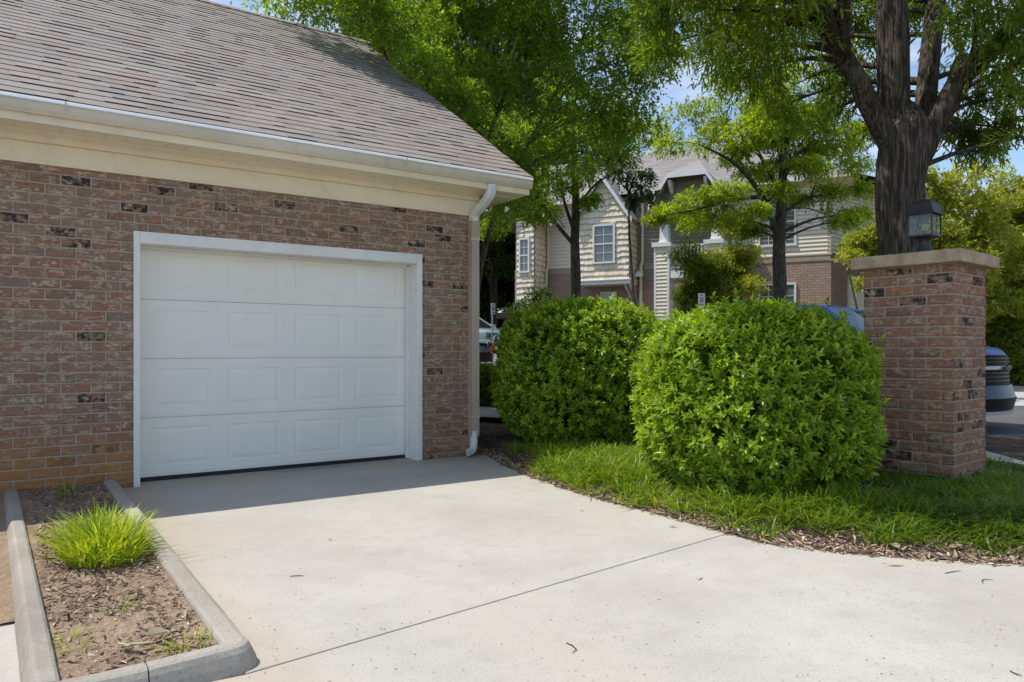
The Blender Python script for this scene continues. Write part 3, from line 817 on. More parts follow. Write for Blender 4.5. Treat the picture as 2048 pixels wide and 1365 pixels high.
# =============================================================== ROUND BUSHES
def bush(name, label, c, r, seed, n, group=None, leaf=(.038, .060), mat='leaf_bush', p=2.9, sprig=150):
    global rng
    rng = np.random.default_rng(seed)
    root = thing(name, (c[0], c[1], c[2]), label, 'bush', 0, group)
    r = np.array(r)
    d = rand_unit(int(n * 1.25)); d = d[d[:, 2] > -.92][:n]; m = len(d)
    rad = (np.abs(d / r) ** p).sum(1) ** (-1 / p)
    nz = np.array([mnoise.noise(Vector(x) * 2.3 + Vector((seed, 0, 0))) for x in d]) * .085 + np.array([mnoise.noise(Vector(x) * 6.5 + Vector((0, seed, 0))) for x in d]) * .065
    dep = np.where(rng.random(m) < .62, rng.normal(0, .018, m), -np.abs(rng.normal(0, .13, m)))
    # narrower towards the foot
    S = d * (rad * (1 + nz) + dep)[:, None]
    foot = np.clip((-S[:, 2] / r[2] - .35) / .65, 0, 1)
    S[:, :2] *= (1 - .05 * foot ** 1.5)[:, None]
    nrm = unit(np.sign(d) * np.abs(d / r) ** (p - 1) / r)
    tw = unit(nrm * .8 + np.array([0, 0, .55]) + rand_unit(m) * .55)
    # a few long sprigs that stand proud of the clipped outline
    sp = rng.choice(m, sprig, replace=False); ext = np.zeros(m); ext[sp] = rng.uniform(.03, .12, sprig)
    tw[sp] = unit(nrm[sp] * .5 + np.array([0, 0, .9]) + rand_unit(sprig) * .3)
    S = S + tw * ext[:, None] + np.array([0, 0, r[2]])
    k = 7; ph = rng.random(m) * 6.28
    u = unit(np.cross(tw, np.array([.3, .2, .93]))); v = np.cross(tw, u)
    PB, DD, NN, TT = [], [], [], []
    rt = rng.random(m)
    for i in range(k):
        a = ph + i * 2.4
        if i == k - 1: side = tw * 1.0 + (u * np.cos(a)[:, None] + v * np.sin(a)[:, None]) * .35
        else: side = tw * (.25 + .10 * i) + (u * np.cos(a)[:, None] + v * np.sin(a)[:, None])
        PB.append(S + tw * (.007 * i)); DD.append(side + rand_unit(m) * .22); NN.append(tw + np.array([0, 0, .55]) + rand_unit(m) * .35)
        TT.append(np.clip(.02 + .55 * rt + .30 * rng.random(m) + (.14 if i >= k - 2 else 0), 0, 1))
    PB, DD, NN, TT = map(np.concatenate, (PB, DD, NN, TT))
    L = rng.uniform(*leaf, len(PB)); ok = PB[:, 2] > .02
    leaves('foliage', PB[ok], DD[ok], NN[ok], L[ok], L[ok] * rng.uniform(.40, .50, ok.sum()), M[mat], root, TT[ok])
    # woody interior: stems fanning from the ground
    st = MB(); g = random.Random(seed)
    for i in range(46):
        a = g.uniform(0, 6.28); q = g.uniform(.15, .8); h = g.uniform(.5, 1.75) * r[2]
        x, y = math.cos(a) * q * r[0], math.sin(a) * q * r[1]
        st.tube([(x * .12, y * .12, -.05), (x * .55, y * .55, h * .45), (x * .95, y * .95, h)], [.014, .010, .004], 5)
    st.build('stems', M['bark'], root)
    # inner mass of twigs and shaded leaves
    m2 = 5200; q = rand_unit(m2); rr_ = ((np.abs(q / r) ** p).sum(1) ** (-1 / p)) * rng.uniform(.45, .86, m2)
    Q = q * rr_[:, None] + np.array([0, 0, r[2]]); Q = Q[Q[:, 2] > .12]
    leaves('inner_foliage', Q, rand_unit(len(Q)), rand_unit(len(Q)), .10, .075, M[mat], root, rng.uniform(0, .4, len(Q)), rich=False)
    return root
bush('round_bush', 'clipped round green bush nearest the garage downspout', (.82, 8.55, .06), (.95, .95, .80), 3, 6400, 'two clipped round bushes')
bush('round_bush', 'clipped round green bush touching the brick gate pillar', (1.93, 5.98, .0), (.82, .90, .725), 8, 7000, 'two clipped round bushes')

# =============================================================== GRASS
def blades(name, B, h, az, lean, width, mat, parent=None, tint=None, curl=1.0):
    n = len(B); ts = np.array([0, .36, .70, 1.0]); wf = np.array([.8, 1.0, .72, .08])
    dirh = np.stack([np.cos(az), np.sin(az), np.zeros(n)], 1); side = np.stack([-np.sin(az), np.cos(az), np.zeros(n)], 1)
    tw = rng.normal(0, .5, n)
    side = unit(side * np.cos(tw)[:, None] + dirh * np.sin(tw)[:, None])
    V = []
    for t, w_ in zip(ts, wf):
        out = h * lean * (t * .35 + t * t * .75)
        up = h * (t - .42 * lean * curl * t * t)
        c = B + dirh * out[:, None] + np.array([0, 0, 1]) * up[:, None]
        V += [c - side * (width * w_ / 2)[:, None], c + side * (width * w_ / 2)[:, None]]
    V = np.stack(V, 1).reshape(-1, 3); i = np.arange(n)[:, None] * 8
    Fc = np.concatenate([i + np.array([[0, 1, 3, 2]]), i + np.array([[2, 3, 5, 4]]), i + np.array([[4, 5, 7, 6]])], 1).reshape(-1, 4)
    return np_mesh(name, V, Fc, M[mat], parent, None if tint is None else np.repeat(tint, 3))
def tufts(pts, nb, hr, wr, lr=(.25, 1.1), spread=.03):
    B, h, az, ln, w_, t = [], [], [], [], [], []
    for p, sc, tt in pts:
        k = max(4, int(nb * rng.uniform(.7, 1.2)))
        a = rng.uniform(0, 6.283, k); q = spread * np.sqrt(rng.random(k))
        B.append(np.stack([p[0] + np.cos(a) * q, p[1] + np.sin(a) * q, np.full(k, p[2])], 1))
        h.append(rng.uniform(*hr, k) * sc); az.append(a + rng.normal(0, .5, k)); ln.append(rng.uniform(*lr, k)); w_.append(rng.uniform(*wr, k)); t.append(np.clip(tt + rng.normal(0, .16, k), 0, 1))
    return [np.concatenate(x) for x in (B, h, az, ln, w_, t)]
rng = np.random.default_rng(4)
pts = []
tries = 0
while len(pts) < 1150 and tries < 60000:
    tries += 1
    x = rng.uniform(-.1, 4.6); y0 = edge_y(x); y = y0 + rng.uniform(.06, 4.0)
    if y > 9.2: continue
    d = y - y0
    nz = mnoise.noise(Vector((x * 1.7, y * 1.7, 2)))
    dens = sstep(.0, .34, d) * (1.0 if d < 2.2 else .45)
    if x > 1.4: dens *= lerp(.30, 1.0, sstep(.12, .6, d))
    if x < .35: dens *= sstep(-.05, .45, x)
    if 1.2 < x < 3.0: dens *= 1.0 if d < 1.0 else .55
    if rng.random() > dens * (.75 + .6 * nz): continue
    lx, ly = x - PC.x, y - PC.y
    u_ = lx * math.cos(-PTH) - ly * math.sin(-PTH); v_ = lx * math.sin(-PTH) + ly * math.cos(-PTH)
    if abs(u_) < .37 and abs(v_) < .37: continue
    if ((x - 1.93) / .78) ** 2 + ((y - 5.98) / .88) ** 2 < 1 or ((x - .82) / .9) ** 2 + ((y - 8.55) / .9) ** 2 < 1: continue
    lush = mnoise.noise(Vector((x * .9, y * .9, 7)))
    sc = (.62 + .25 * sstep(.1, .6, d) + .2 * lush) * (.58 if (x > 2.6 and y > 4.75) else 1.0)
    tt = .42 + .28 * lush + (.22 if x < 1.5 else .0) + (.10 if d < .35 else 0)
    pts.append(((x, y, bed_z(x, y) - .012), sc, tt))
a_ = tufts(pts, 26, (.10, .26), (.006, .0125), (.4, 1.7), .05)
tag(blades('grass', *a_[:5], 'grass', None, a_[5]), kind='stuff')
# planter clump
def clump(name, label, a, n, ra, rn, nb, hr, lr, mat, wr=(.006, .010), tt=.5):
    root_p = LW(a, n, soil_z(a, n) - .01)
    q = np.sqrt(rng.random(nb)); th_ = rng.uniform(0, 6.283, nb)
    la, ln_ = np.cos(th_) * q * ra, np.sin(th_) * q * rn
    X = la * CA - ln_ * SA; Y = la * SA + ln_ * CA
    B = np.stack([X, Y, np.zeros(nb)], 1)
    az = np.arctan2(Y, X) + rng.normal(0, .75, nb)
    h = rng.uniform(*hr, nb) * (1.08 - .35 * q)
    o = blades(name, B, h, az, rng.uniform(*lr, nb) * (.5 + .7 * q), rng.uniform(*wr, nb), mat, None, np.clip(tt + rng.normal(0, .27, nb), 0, 1))
    o.location = root_p
    return tag(o, label, 'grass')
clump('ornamental_grass', 'bright lime green ornamental grass clump in the kerbed planter', .42, 4.55, .19, .34, 860, (.15, .34), (.25, 1.05), 'grass_lime', (.007, .0125), .5)
clump('grass_tuft', 'thin dark green grass tuft against the brick wall in the planter', .36, 6.35, .06, .08, 26, (.15, .30), (.2, .8), 'grass')
clump('weed', 'small yellowish weed in the middle of the planter soil', .40, 3.52, .05, .05, 16, (.05, .10), (.5, 1.5), 'grass_lime', (.003, .006))
clump('weed', 'straggly weed along the inner side of the outer planter kerb', .19, 3.22, .07, .09, 40, (.04, .10), (.6, 1.6), 'grass_lime', (.003, .006))
clump('weed', 'pale weed in the front corner of the planter kerb', .56, 2.94, .09, .06, 46, (.05, .11), (.4, 1.3), 'grass_lime', (.003, .006))

# =============================================================== CHIPS, LITTER, FALLEN LEAVES
def litter(name, PT, Lr, Wr, mat, flat=.25, pw=.9):
    n = len(PT); D = rand_unit(n); D[:, 2] *= flat; N = np.tile([0, 0, 1.], (n, 1)) + rand_unit(n) * .5
    L = rng.uniform(*Lr, n)
    return tag(leaves(name, PT, D, N, L, rng.uniform(*Wr, n), M[mat], None, rng.random(n) ** pw, fold=.15), kind='stuff')
pt = []
while len(pt) < 4400:
    a, n = rng.uniform(.14, .63), rng.uniform(2.86, 6.9)
    if mnoise.noise(Vector((a * 3, n * 2, 8))) < -.18 and rng.random() < .7: continue
    q = LW(a, n, soil_z(a, n) + .004); pt.append(q[:])
litter('bark_chips', np.array(pt), (.015, .05), (.004, .012), 'chip')
pt = []
for i in range(7500):
    x = rng.uniform(-.55, 4.5); d = abs(rng.normal(0, .22)) - .035 if rng.random() < .75 else rng.uniform(0, 2.4)
    y = edge_y(x) + d
    pt.append((x, y, max(.004, bed_z(x, y) + .005) if d > 0 else .004))
litter('leaf_litter', np.array(pt), (.02, .065), (.004, .016), 'litter', .4, .8)
pt = []
while len(pt) < 240:
    q = GP(rng.uniform(300, 2040), 930 + 435 * rng.random() ** .6)
    if edge_y(q.x) - q.y < .06 or (q.x * CA + q.y * SA) < .80 and (-q.x * SA + q.y * CA) > 2.7: continue
    pt.append((q.x, q.y, .0035))
litter('grit', np.array(pt), (.004, .014), (.002, .005), 'chip', .05, 2.5)
def fallen(label, pos, L_, W_, rz, mat='dead', curl=.5, group=None, tint=.6):
    mb = MB(); ns = 6
    rows = []
    for i in range(ns + 1):
        t = i / ns; w_ = W_ * (math.sin(math.pi * min(1, t * .96 + .04)) ** .7) * .5
        z = curl * L_ * (.55 * (t - .5) ** 2)
        rows.append([(t * L_ - L_ / 2, -w_, z + curl * w_ * .9 + .003), (t * L_ - L_ / 2, 0, z + .003), (t * L_ - L_ / 2, w_, z + curl * w_ * .7 + .003)])
    vs = [p for r_ in rows for p in r_]; fs = []
    for i in range(ns):
        for k in range(2): fs.append((i * 3 + k, i * 3 + k + 1, i * 3 + 4 + k, i * 3 + 3 + k))
    mb.add(vs, fs, tint)
    mb.tube([(-L_ / 2, 0, curl * L_ * .14 + .003), (-L_ * .75, 0, .006)], .0012, 4, tint=.2)
    o = mb.build('fallen_leaf', M[mat]); o.location = pos; o.rotation_euler = (rng.normal(0, .12), rng.normal(0, .12), rz)
    return tag(o, label, 'leaf', group or 'fallen leaves on the drive and planter')
fallen('broad tan dry leaf on the planter soil near its front corner', LW(.47, 3.08, .066), .085, .07, 1.2, curl=.8, tint=.9)
fallen('wilted greenish leaf beside the broad tan leaf in the planter', LW(.40, 3.02, .066), .10, .03, .5, curl=.4, tint=1)
fallen('wilted greenish stalk leaf behind the front kerb of the planter', LW(.36, 3.03, .066), .09, .026, -.3, curl=.3, tint=1)
fallen('dark brown folded leaf on the planter soil behind the front kerb', LW(.29, 2.90, .064), .05, .036, 2.2, curl=1.0, tint=.0)
fallen('curled orange leaf lying on the end of the long drive joint', GP(1455, 1066, .004), .05, .035, .3, tint=.7)
fallen('small curled leaf on the sunlit drive below the second bush', GP(1346, 1054, .004), .045, .02, .1, tint=.6)
fallen('pale round leaf at the bed edge below the first bush', GP(1187, 973, .02), .06, .05, 1.0, tint=.95)
fallen('long green leaf at the bed edge between the bushes', GP(1292, 994, .02), .10, .035, .4, tint=1)
fallen('curled olive leaf on the short side joint of the drive', GP(1734, 1108, .006), .07, .045, .2, curl=1.1, tint=.5)
fallen('narrow pale green leaf flat on the drive near the side joint', GP(1791, 1131, .004), .10, .024, .05, curl=.15, tint=1)
fallen('pale bleached leaf standing against the grass edge under the pillar', GP(1790, 1094, .03), .085, .05, 1.5, curl=.6, tint=.95)
fallen('broad yellow leaf caught under the grass below the pillar', GP(1913, 1096, .03), .09, .06, .2, curl=.5, tint=.75)
fallen('tiny dark leaf alone on the sunlit middle of the drive', GP(1164, 1023, .004), .03, .012, .6, tint=.05)
fallen('tiny brown leaf on the drive by the planter grass', GP(660, 1080, .004), .03, .01, 1.1, tint=.1)
fallen('slender green leaf pair fallen in the middle of the front slab', GP(1400, 1157, .004), .06, .012, .9, curl=.2, tint=1)
def twig(label, p, q, bend):
    a, b = Vector(p), Vector(q); m_ = (a + b) / 2; s_ = Vector((-(b - a).y, (b - a).x, 0)) * bend
    mb = MB(m_); mb.tube([a, a.lerp(b, .3) + s_ * .7, a.lerp(b, .7) + s_, b], [.002, .0022, .002, .001], 5)
    o = mb.build('twig', M['bark']); o.location = m_
    return tag(o, label, 'twig', 'twigs on the drive')
twig('straight dark twig lying across the side joint of the drive', GP(1890, 1147, .004), GP(1922, 1142, .004), .05)
twig('bent dark twig on the drive right of the straight twig', GP(1966, 1166, .004), GP(1986, 1160, .004), .3)
twig('thin curved twig on the front slab of the drive', GP(1133, 1286, .004), GP(1144, 1306, .004), .25)
twig('fine twig on the sunlit slab right of the planter', GP(580, 1153, .004), GP(608, 1152, .004), .08)
twig('short twig near the frame bottom on the front slab', GP(2020, 1342, .004), GP(2044, 1352, .004), -.1)
# =============================================================== TREES
def smooth_path(pts, k=4):
    pts = [Vector(p) for p in pts]; out = []
    for i in range(len(pts) - 1):
        p0 = pts[max(i - 1, 0)]; p1 = pts[i]; p2 = pts[i + 1]; p3 = pts[min(i + 2, len(pts) - 1)]
        for q in range(k):
            t = q / k
            out.append(.5 * ((2 * p1) + (p2 - p0) * t + (2 * p0 - 5 * p1 + 4 * p2 - p3) * t * t + (3 * p1 - p0 - 3 * p2 + p3) * t ** 3))
    out.append(pts[-1]); return out
def interp(vals, k=4):
    out = []
    for a, b in zip(vals, vals[1:]): out += [a + (b - a) * q / k for q in range(k)]
    return out + [vals[-1]]
def make_tree(name, label, base, limbs, lobes, mat, bark, leaf=(.06, .03), ns=120, k=9, droop=.2, twig=.22, seed=1, group=None, cat='tree', rich=False, hole=-.25, tj=.1, sides=9, twl=True, limb_r=.028, upn=1.3, trunk_name='trunk'):
    """limbs: list of (points, radii) in world space, the first one the trunk. lobes: (centre, radii)"""
    global rng
    rng = np.random.default_rng(seed); g = random.Random(seed)
    base = Vector(base); root = thing(name, base, label, cat, 0, group)
    tm = MB(base); nodes = []
    for pts, rad in limbs:
        sp = smooth_path(pts, 5); rr_ = interp(rad, 5)
        tm.tube(sp, rr_, sides, jitter=tj)
        nodes += list(zip(sp, rr_))
    cr_pos, cr_dir, cr_t = [], [], []
    zmin = min(n[0].z for n in nodes)
    for lobe in lobes:
        c, r = lobe[:2]; c = Vector(c); bare = len(lobe) > 2
        cand = [n for n in nodes if n[0].z < c.z + .1 and n[0].z > zmin + .5] or nodes
        a = min(cand, key=lambda n: (n[0] - c).length + .6 * max(0, n[0].z - c.z + .4))
        d_ = c - a[0]; mid = a[0] + d_ * .5 + Vector((g.uniform(-.1, .1), g.uniform(-.1, .1), .12)) * d_.length * .5
        r0 = min(a[1] * .55, limb_r * (1 + d_.length * .35))
        lp = smooth_path([a[0], mid, c], 4)
        if not bare: tm.tube(lp, [r0 + (.006 - r0) * i / (len(lp) - 1) for i in range(len(lp))], 5)
        if twl and not bare:
            for q in range(5):
                e_ = c + Vector((g.uniform(-1, 1) * r[0], g.uniform(-1, 1) * r[1], g.uniform(-.7, .9) * r[2])) * .85
                s_ = mid.lerp(c, g.uniform(.2, 1)); tm.tube([s_, s_.lerp(e_, .5) + Vector((0, 0, .05)), e_], [.009, .006, .003], 4)
        d = rand_unit(ns); q = d * (rng.random(ns) ** .42)[:, None] * np.array(r)
        tt = rng.normal(0, .12)
        cr_pos.append(np.array(c) + q); cr_dir.append(d); cr_t.append(np.full(ns, tt))
    tm.build(trunk_name, M[bark], root, smooth=True)
    Pp = np.concatenate(cr_pos); Dd = np.concatenate(cr_dir); Tt = np.concatenate(cr_t)
    keep = np.array([mnoise.noise(Vector(p) * 1.1 + Vector((seed * 3.1, 0, 0))) > hole for p in Pp]) & (Pp[:, 2] > .15)
    Pp, Dd, Tt = Pp[keep], Dd[keep], Tt[keep]; m = len(Pp)
    tw = unit(Dd * .7 + rand_unit(m) * .8 + np.array([0, 0, -droop]))
    u = unit(np.cross(tw, rand_unit(m))); v = np.cross(tw, u)
    st = rng.random(m)
    PB, DD, NN, TT = [], [], [], []
    for i in range(k):
        s_ = (i + .3) / k; a = rng.random(m) * 6.28
        PB.append(Pp + tw * (twig * (s_ - .5)) + np.array([0, 0, -.25 * twig * s_ * s_]))
        DD.append(tw * .75 + u * (np.cos(a))[:, None] + v * (np.sin(a) * .8)[:, None] + np.array([0, 0, -droop * .8]))
        NN.append(rand_unit(m) * .8 + np.array([0, 0, upn]))
        TT.append(np.clip(.42 + Tt + .28 * (st - .5) + rng.normal(0, .14, m), 0, 1))
    PB, DD, NN, TT = map(np.concatenate, (PB, DD, NN, TT)); PB = PB - np.array(base)
    L = rng.uniform(.75, 1.2, len(PB)) * leaf[0]
    leaves('crown', PB, DD, NN, L, L * leaf[1] / leaf[0], M[mat], root, TT, rich=rich)
    return root
def gz(x, y): return terrain(x, y) - .07
def G0(x, y): return Vector((x, y, gz(x, y)))
def rl(seed, n, c, r, lr, flat=.75, shell=.5, zmin=-99):
    g = random.Random(seed); out = []
    while len(out) < n:
        d = Vector((g.gauss(0, 1), g.gauss(0, 1), g.gauss(0, 1))).normalized() * (g.random() ** shell)
        p = Vector((c[0] + d.x * r[0], c[1] + d.y * r[1], c[2] + d.z * r[2]))
        if p.z < zmin: continue
        q = g.uniform(*lr); out.append((p, (q, q, q * flat)))
    return out

# ---- the old oak behind the pillar
Yo = 8.6
ob = Vector((4.62, Yo, .03))
trunk = [ob, P(1809, 640, Yo), P(1808, 500, Yo), P(1800, 400, Yo), P(1806, 320, Yo), P(1812, 262, Yo), P(1800, 205, Yo)]
limbs = [(trunk, [.42, .30, .285, .245, .262, .28, .10]),
         ([P(1796, 325, Yo), P(1770, 268, Yo - .03), P(1743, 222, Yo - .05), P(1715, 160, Yo - .1), P(1688, 114, Yo - .15), P(1658, 61, Yo - .2), P(1620, 0, Yo - .3), P(1560, -130, Yo - .6), P(1470, -260, Yo - 1.2)], [.10, .135, .118, .108, .097, .088, .078, .06, .03]),
         ([P(1790, 250, Yo + .05), P(1787, 190, Yo), P(1786, 95, Yo), P(1782, 0, Yo), P(1790, -160, Yo + .1), P(1770, -400, Yo + .3)], [.16, .18, .175, .165, .14, .06]),
         ([P(1838, 280, Yo + .12), P(1850, 229, Yo + .2), P(1860, 114, Yo + .3), P(1872, 0, Yo + .45), P(1890, -150, Yo + .9), P(1930, -320, Yo + 1.5)], [.13, .118, .112, .108, .09, .04]),
         ([P(1818, 350, Yo - .02), P(1840, 300, Yo - .06), P(1866, 250, Yo - .1), P(1896, 204, Yo - .15), P(1928, 150, Yo - .2), P(1980, 101, Yo - .3), P(2018, 55, Yo - .35), P(2075, -20, Yo - .5), P(2180, -120, Yo - .6)], [.12, .165, .145, .128, .115, .10, .09, .075, .03]),
         ([P(1905, 190, Yo - .16), P(1916, 140, Yo - .1), P(1925, 112, Yo - .05)], [.10, .085, .055])]
ol = []
g = random.Random(77)
for px, py, dy, q in [(1318, 20, -.6, .28), (1322, 92, .2, .24), (1435, 20, -1.2, .4), (1445, 110, .9, .5), (1480, 55, -.3, .6), (1500, 150, 1.4, .5), (1545, 100, .4, .6), (1560, 30, -.9, .6), (1600, 165, 1.6, .55), (1620, 80, .9, .6), (1655, 150, 1.2, .5), (1690, 40, 1.4, .6), (1700, 190, 1.9, .5), (1730, 100, 1.8, .55), (1650, -20, .2, .7), (1480, -40, 0, .7), (1560, 215, 2.4, .45), (1640, 235, 2.6, .4),
                      (1905, 60, 1.3, .5), (1950, 25, -.8, .5), (1955, 195, .8, .42), (1995, 135, .6, .5), (2030, 60, -.6, .5), (2040, 190, .2, .5), (1930, 255, .9, .28), (1960, 285, 1.0, .25), (2000, 255, .4, .30), (2045, 275, -.5, .24), (2070, 120, -.8, .6), (1890, -40, .5, .7), (2010, -50, -.5, .7), (1830, 30, 1.6, .4), (1740, 10, 1.2, .6), (1765, 240, 1.9, .3), (1600, 20, 1.8, .6), (1520, 10, 1.0, .6), (1440, 60, 1.8, .55)]:
    ol.append((P(px, py, Yo + dy), (q, q, q * .72)))
for q in [(.45, 5.15, 4.7), (.95, 5.2, 4.6), (1.4, 5.25, 4.5), (.2, 5.2, 5.4), (1.9, 5.3, 4.5), (1.2, 5.7, 4.9), (1.6, 6.2, 4.6), (2.2, 5.7, 4.6), (1.2, 6.6, 5.1), (2.6, 6.4, 4.7), (1.0, 5.6, 5.8), (1.7, 6.0, 5.7), (2.5, 5.4, 5.2), (2.0, 6.9, 5.0), (.3, 4.85, 4.75), (.8, 4.85, 4.7), (1.3, 4.9, 4.65), (1.8, 4.95, 4.7), (2.3, 5.0, 4.8), (.1, 4.95, 5.3), (3.0, 5.6, 4.8), (3.2, 6.6, 5.2)]:  # unseen crown lobes above the frame, added and packed dense to shade the bed
    for w_ in range(7): ol.append(((q[0] + g.uniform(-.25, .25), q[1] + g.uniform(-.05, .3), q[2] + g.uniform(-.15, .4)), (.55, .42, .4)) + ((1,) if w_ else ()))
def clear_view(l):
    c = l[0]; py = HZ - (c.z - l[1][2] - H) / c.y * F
    return py < -40
ol += [l for l in rl(5, 60, (4.3, 8.4, 8.0), (4.2, 3.6, 2.6), (.8, 1.1), .7, .45, 5.6) if clear_view(l)]
make_tree('oak_tree', 'massive old oak with dark furrowed multi-limbed trunk rising behind the brick gate pillar', ob, limbs, ol, 'leaf_oak', 'bark_oak', (.105, .022), 78, 11, .35, .34, 2, rich=True, hole=-.22, sides=20, tj=.16, limb_r=.03)

# ---- tall bright tree behind the garage
bb = G0(-1.3, 15.2)
lm = []
g = random.Random(3)
for i, (tx, ty, tz) in enumerate([(-2.9, 13.2, 8.6), (-1.9, 14.6, 9.4), (-.9, 13.4, 9.8), (.2, 14.4, 10.2), (1.2, 13.6, 9.6), (2.1, 14.6, 8.8), (-2.4, 11.8, 7.2), (.6, 15.4, 9.5)]):
    b = bb + Vector((g.uniform(-.3, .3), g.uniform(-.3, .3), -.1)); t = Vector((tx, ty, tz))
    m1 = b.lerp(t, .35) + Vector((-(tx - bb.x) * .16, 0, .5)); m2 = b.lerp(t, .7) + Vector((-(tx - bb.x) * .08, 0, .2))
    lm.append(([b, m1, m2, t], [.06, .05, .034, .010]))
bl = rl(31, 74, (-.75, 13.5, 7.3), (3.5, 1.8, 3.6), (.65, 1.0), .75, .55, 3.4)
bl += [(P(px, py, 13.5), (.7, .7, .5)) for px, py in ((560, -20), (620, 0), (680, 10), (590, -80), (660, -70), (740, 20), (960, 300), (1000, 340), (1060, 330), (990, 400), (1230, 120), (1270, 60), (1280, 160), (1240, 220), (1290, 20), (1250, -60), (1180, 40), (1140, 120), (1200, 200), (1100, 60), (1060, 180), (1150, -40), (1290, 110), (1120, 230), (1230, 20), (1280, -80), (1260, 260), (1180, 300))]
bl += [((-2.75, 10.5, 6.75), (.75, .9, .5)), ((-2.0, 10.9, 6.3), (.6, .7, .45)), ((-2.45, 10.2, 6.3), (.5, .5, .35)), ((-2.0, 9.9, 5.95), (.4, .45, .3)), ((-1.6, 10.4, 5.7), (.45, .5, .35)), ((-3.1, 10.4, 6.9), (.6, .6, .4)), ((-1.2, 10.2, 5.2), (.4, .4, .3)), ((-.8, 10.6, 4.9), (.4, .4, .3)), ((-3.4, 10.9, 7.6), (.9, .9, .6)), ((-1.5, 11.3, 6.2), (.7, .7, .5)), ((-1.0, 11.6, 5.2), (.55, .6, .5)), ((-4.0, 12.4, 7.5), (.9, .9, .7)), ((-.5, 12.2, 4.4), (.5, .5, .5)), ((.0, 12.6, 3.7), (.5, .5, .5)), ((-2.0, 11.4, 7.2), (.9, .9, .6))]
make_tree('crape_myrtle_tree', 'tall bright green many-stemmed tree overhanging the end of the garage roof', bb, lm, bl, 'leaf_bright', 'bark_tan', (.070, .036), 165, 9, .05, .24, 6, hole=-.34, limb_r=.022)

# ---- slim tree in front of the shingled bay
cb = G0(1.59, 18.4); zc = cb.z
make_tree('slim_tree', 'slim dark-leaved tree standing in front of the shingled house bay', cb,
          [([cb, P(1152, 580, 18.40), P(1150, 480, 18.40), P(1152, 400, 18.40), P(1146, 310, 18.52), P(1150, 220, 18.64)], [.15, .125, .112, .10, .07, .02]),
           ([P(1150, 492, 18.40), P(1118, 455, 18.16), P(1092, 415, 17.92), P(1060, 360, 17.68)], [.06, .045, .035, .012]),
           ([P(1151, 470, 18.40), P(1128, 400, 18.76), P(1120, 330, 19.00)], [.05, .04, .012]),
           ([P(1152, 420, 18.40), P(1190, 370, 18.16), P(1230, 345, 17.80)], [.05, .03, .01])],
          [(P(px, py, 18.4 + dy), (q * 1.2, q * 1.1, q * .8)) for px, py, dy, q in [(1000, 330, -.4, .5), (1040, 290, .2, .6), (1090, 260, -.3, .6), (1140, 240, .5, .6), (1190, 280, -.2, .6), (1230, 250, .3, .55), (1060, 360, -.6, .55), (1010, 400, -.2, .42), (1110, 330, .4, .6), (1170, 340, -.6, .55), (1090, 420, -.7, .34), (1045, 440, -.4, .34), (1240, 320, .0, .45), (1270, 270, .6, .5), (1190, 200, .3, .6), (1100, 190, 0, .6), (1020, 240, .3, .6), (985, 450, .1, .35), (1180, 400, -.5, .24), (1130, 375, -.3, .45), (1080, 345, .2, .5), (1185, 335, .3, .5), (1215, 300, .2, .5), (1060, 400, -.3, .4), (1105, 300, .4, .6), (1150, 290, -.5, .6)]],
          'leaf_bright', 'bark', (.085, .04), 150, 9, .25, .26, 9, hole=-.28)
make_tree('slim_tree', 'sparse dark red-brown leafy sapling leaning before the house roof valley', G0(2.75, 15.6),
          [([G0(2.75, 15.6), P(1262, 520, 15.6), P(1258, 440, 15.5), P(1262, 370, 15.4)], [.04, .03, .022, .008])],
          [(P(px, py, 15.4 + dy), (q, q, q * .5)) for px, py, dy, q in [(1250, 360, 0, .30), (1285, 375, .1, .28), (1300, 392, 0, .2), (1235, 340, .1, .25), (1265, 400, -.1, .22), (1290, 350, .1, .22)]],
          'leaf_dark', 'bark', (.085, .05), 34, 7, .3, .2, 12, hole=-.6, twl=True)

# ---- young oak with layered branches
db = G0(6.2, 17.0)
dl = []
for px, py, dy, q in [(1390, 225, -.3, .75), (1470, 205, .3, .8), (1550, 190, -.4, .75), (1630, 230, .3, .75), (1330, 290, .2, .6), (1420, 285, .6, .75), (1500, 265, -.7, .8), (1590, 275, .5, .7), (1680, 265, -.2, .6), (1710, 330, .4, .5), (1400, 400, -.8, .65), (1340, 425, -.3, .5), (1310, 440, .1, .35), (1450, 385, -.9, .6), (1500, 345, .8, .5), (1440, 440, -.6, .5), (1610, 330, -.5, .45), (1660, 385, .2, .45), (1690, 440, -.3, .4), (1540, 235, .9, .7), (1460, 160, .2, .6), (1580, 150, .1, .55), (1510, 420, -.9, .35), (1600, 400, .6, .3), (1640, 300, .2, .5), (1390, 445, .2, .5), (1470, 440, .2, .45), (1500, 460, .6, .4), (1560, 380, -.6, .45), (1650, 340, -.6, .5), (1720, 380, .6, .4), (1620, 300, .6, .55), (1690, 300, .5, .5), (1650, 430, .5, .4), (1710, 430, .3, .4), (1600, 450, .5, .3), (1730, 260, .3, .5), (1560, 330, .8, .5)]:
    dl.append((P(px, py, 17 + dy), (q, q, q * .40)))
dl += rl(19, 20, P(1560, 255, 17.1), (1.75, 1.4, 1.3), (.4, .6), .5, .5)
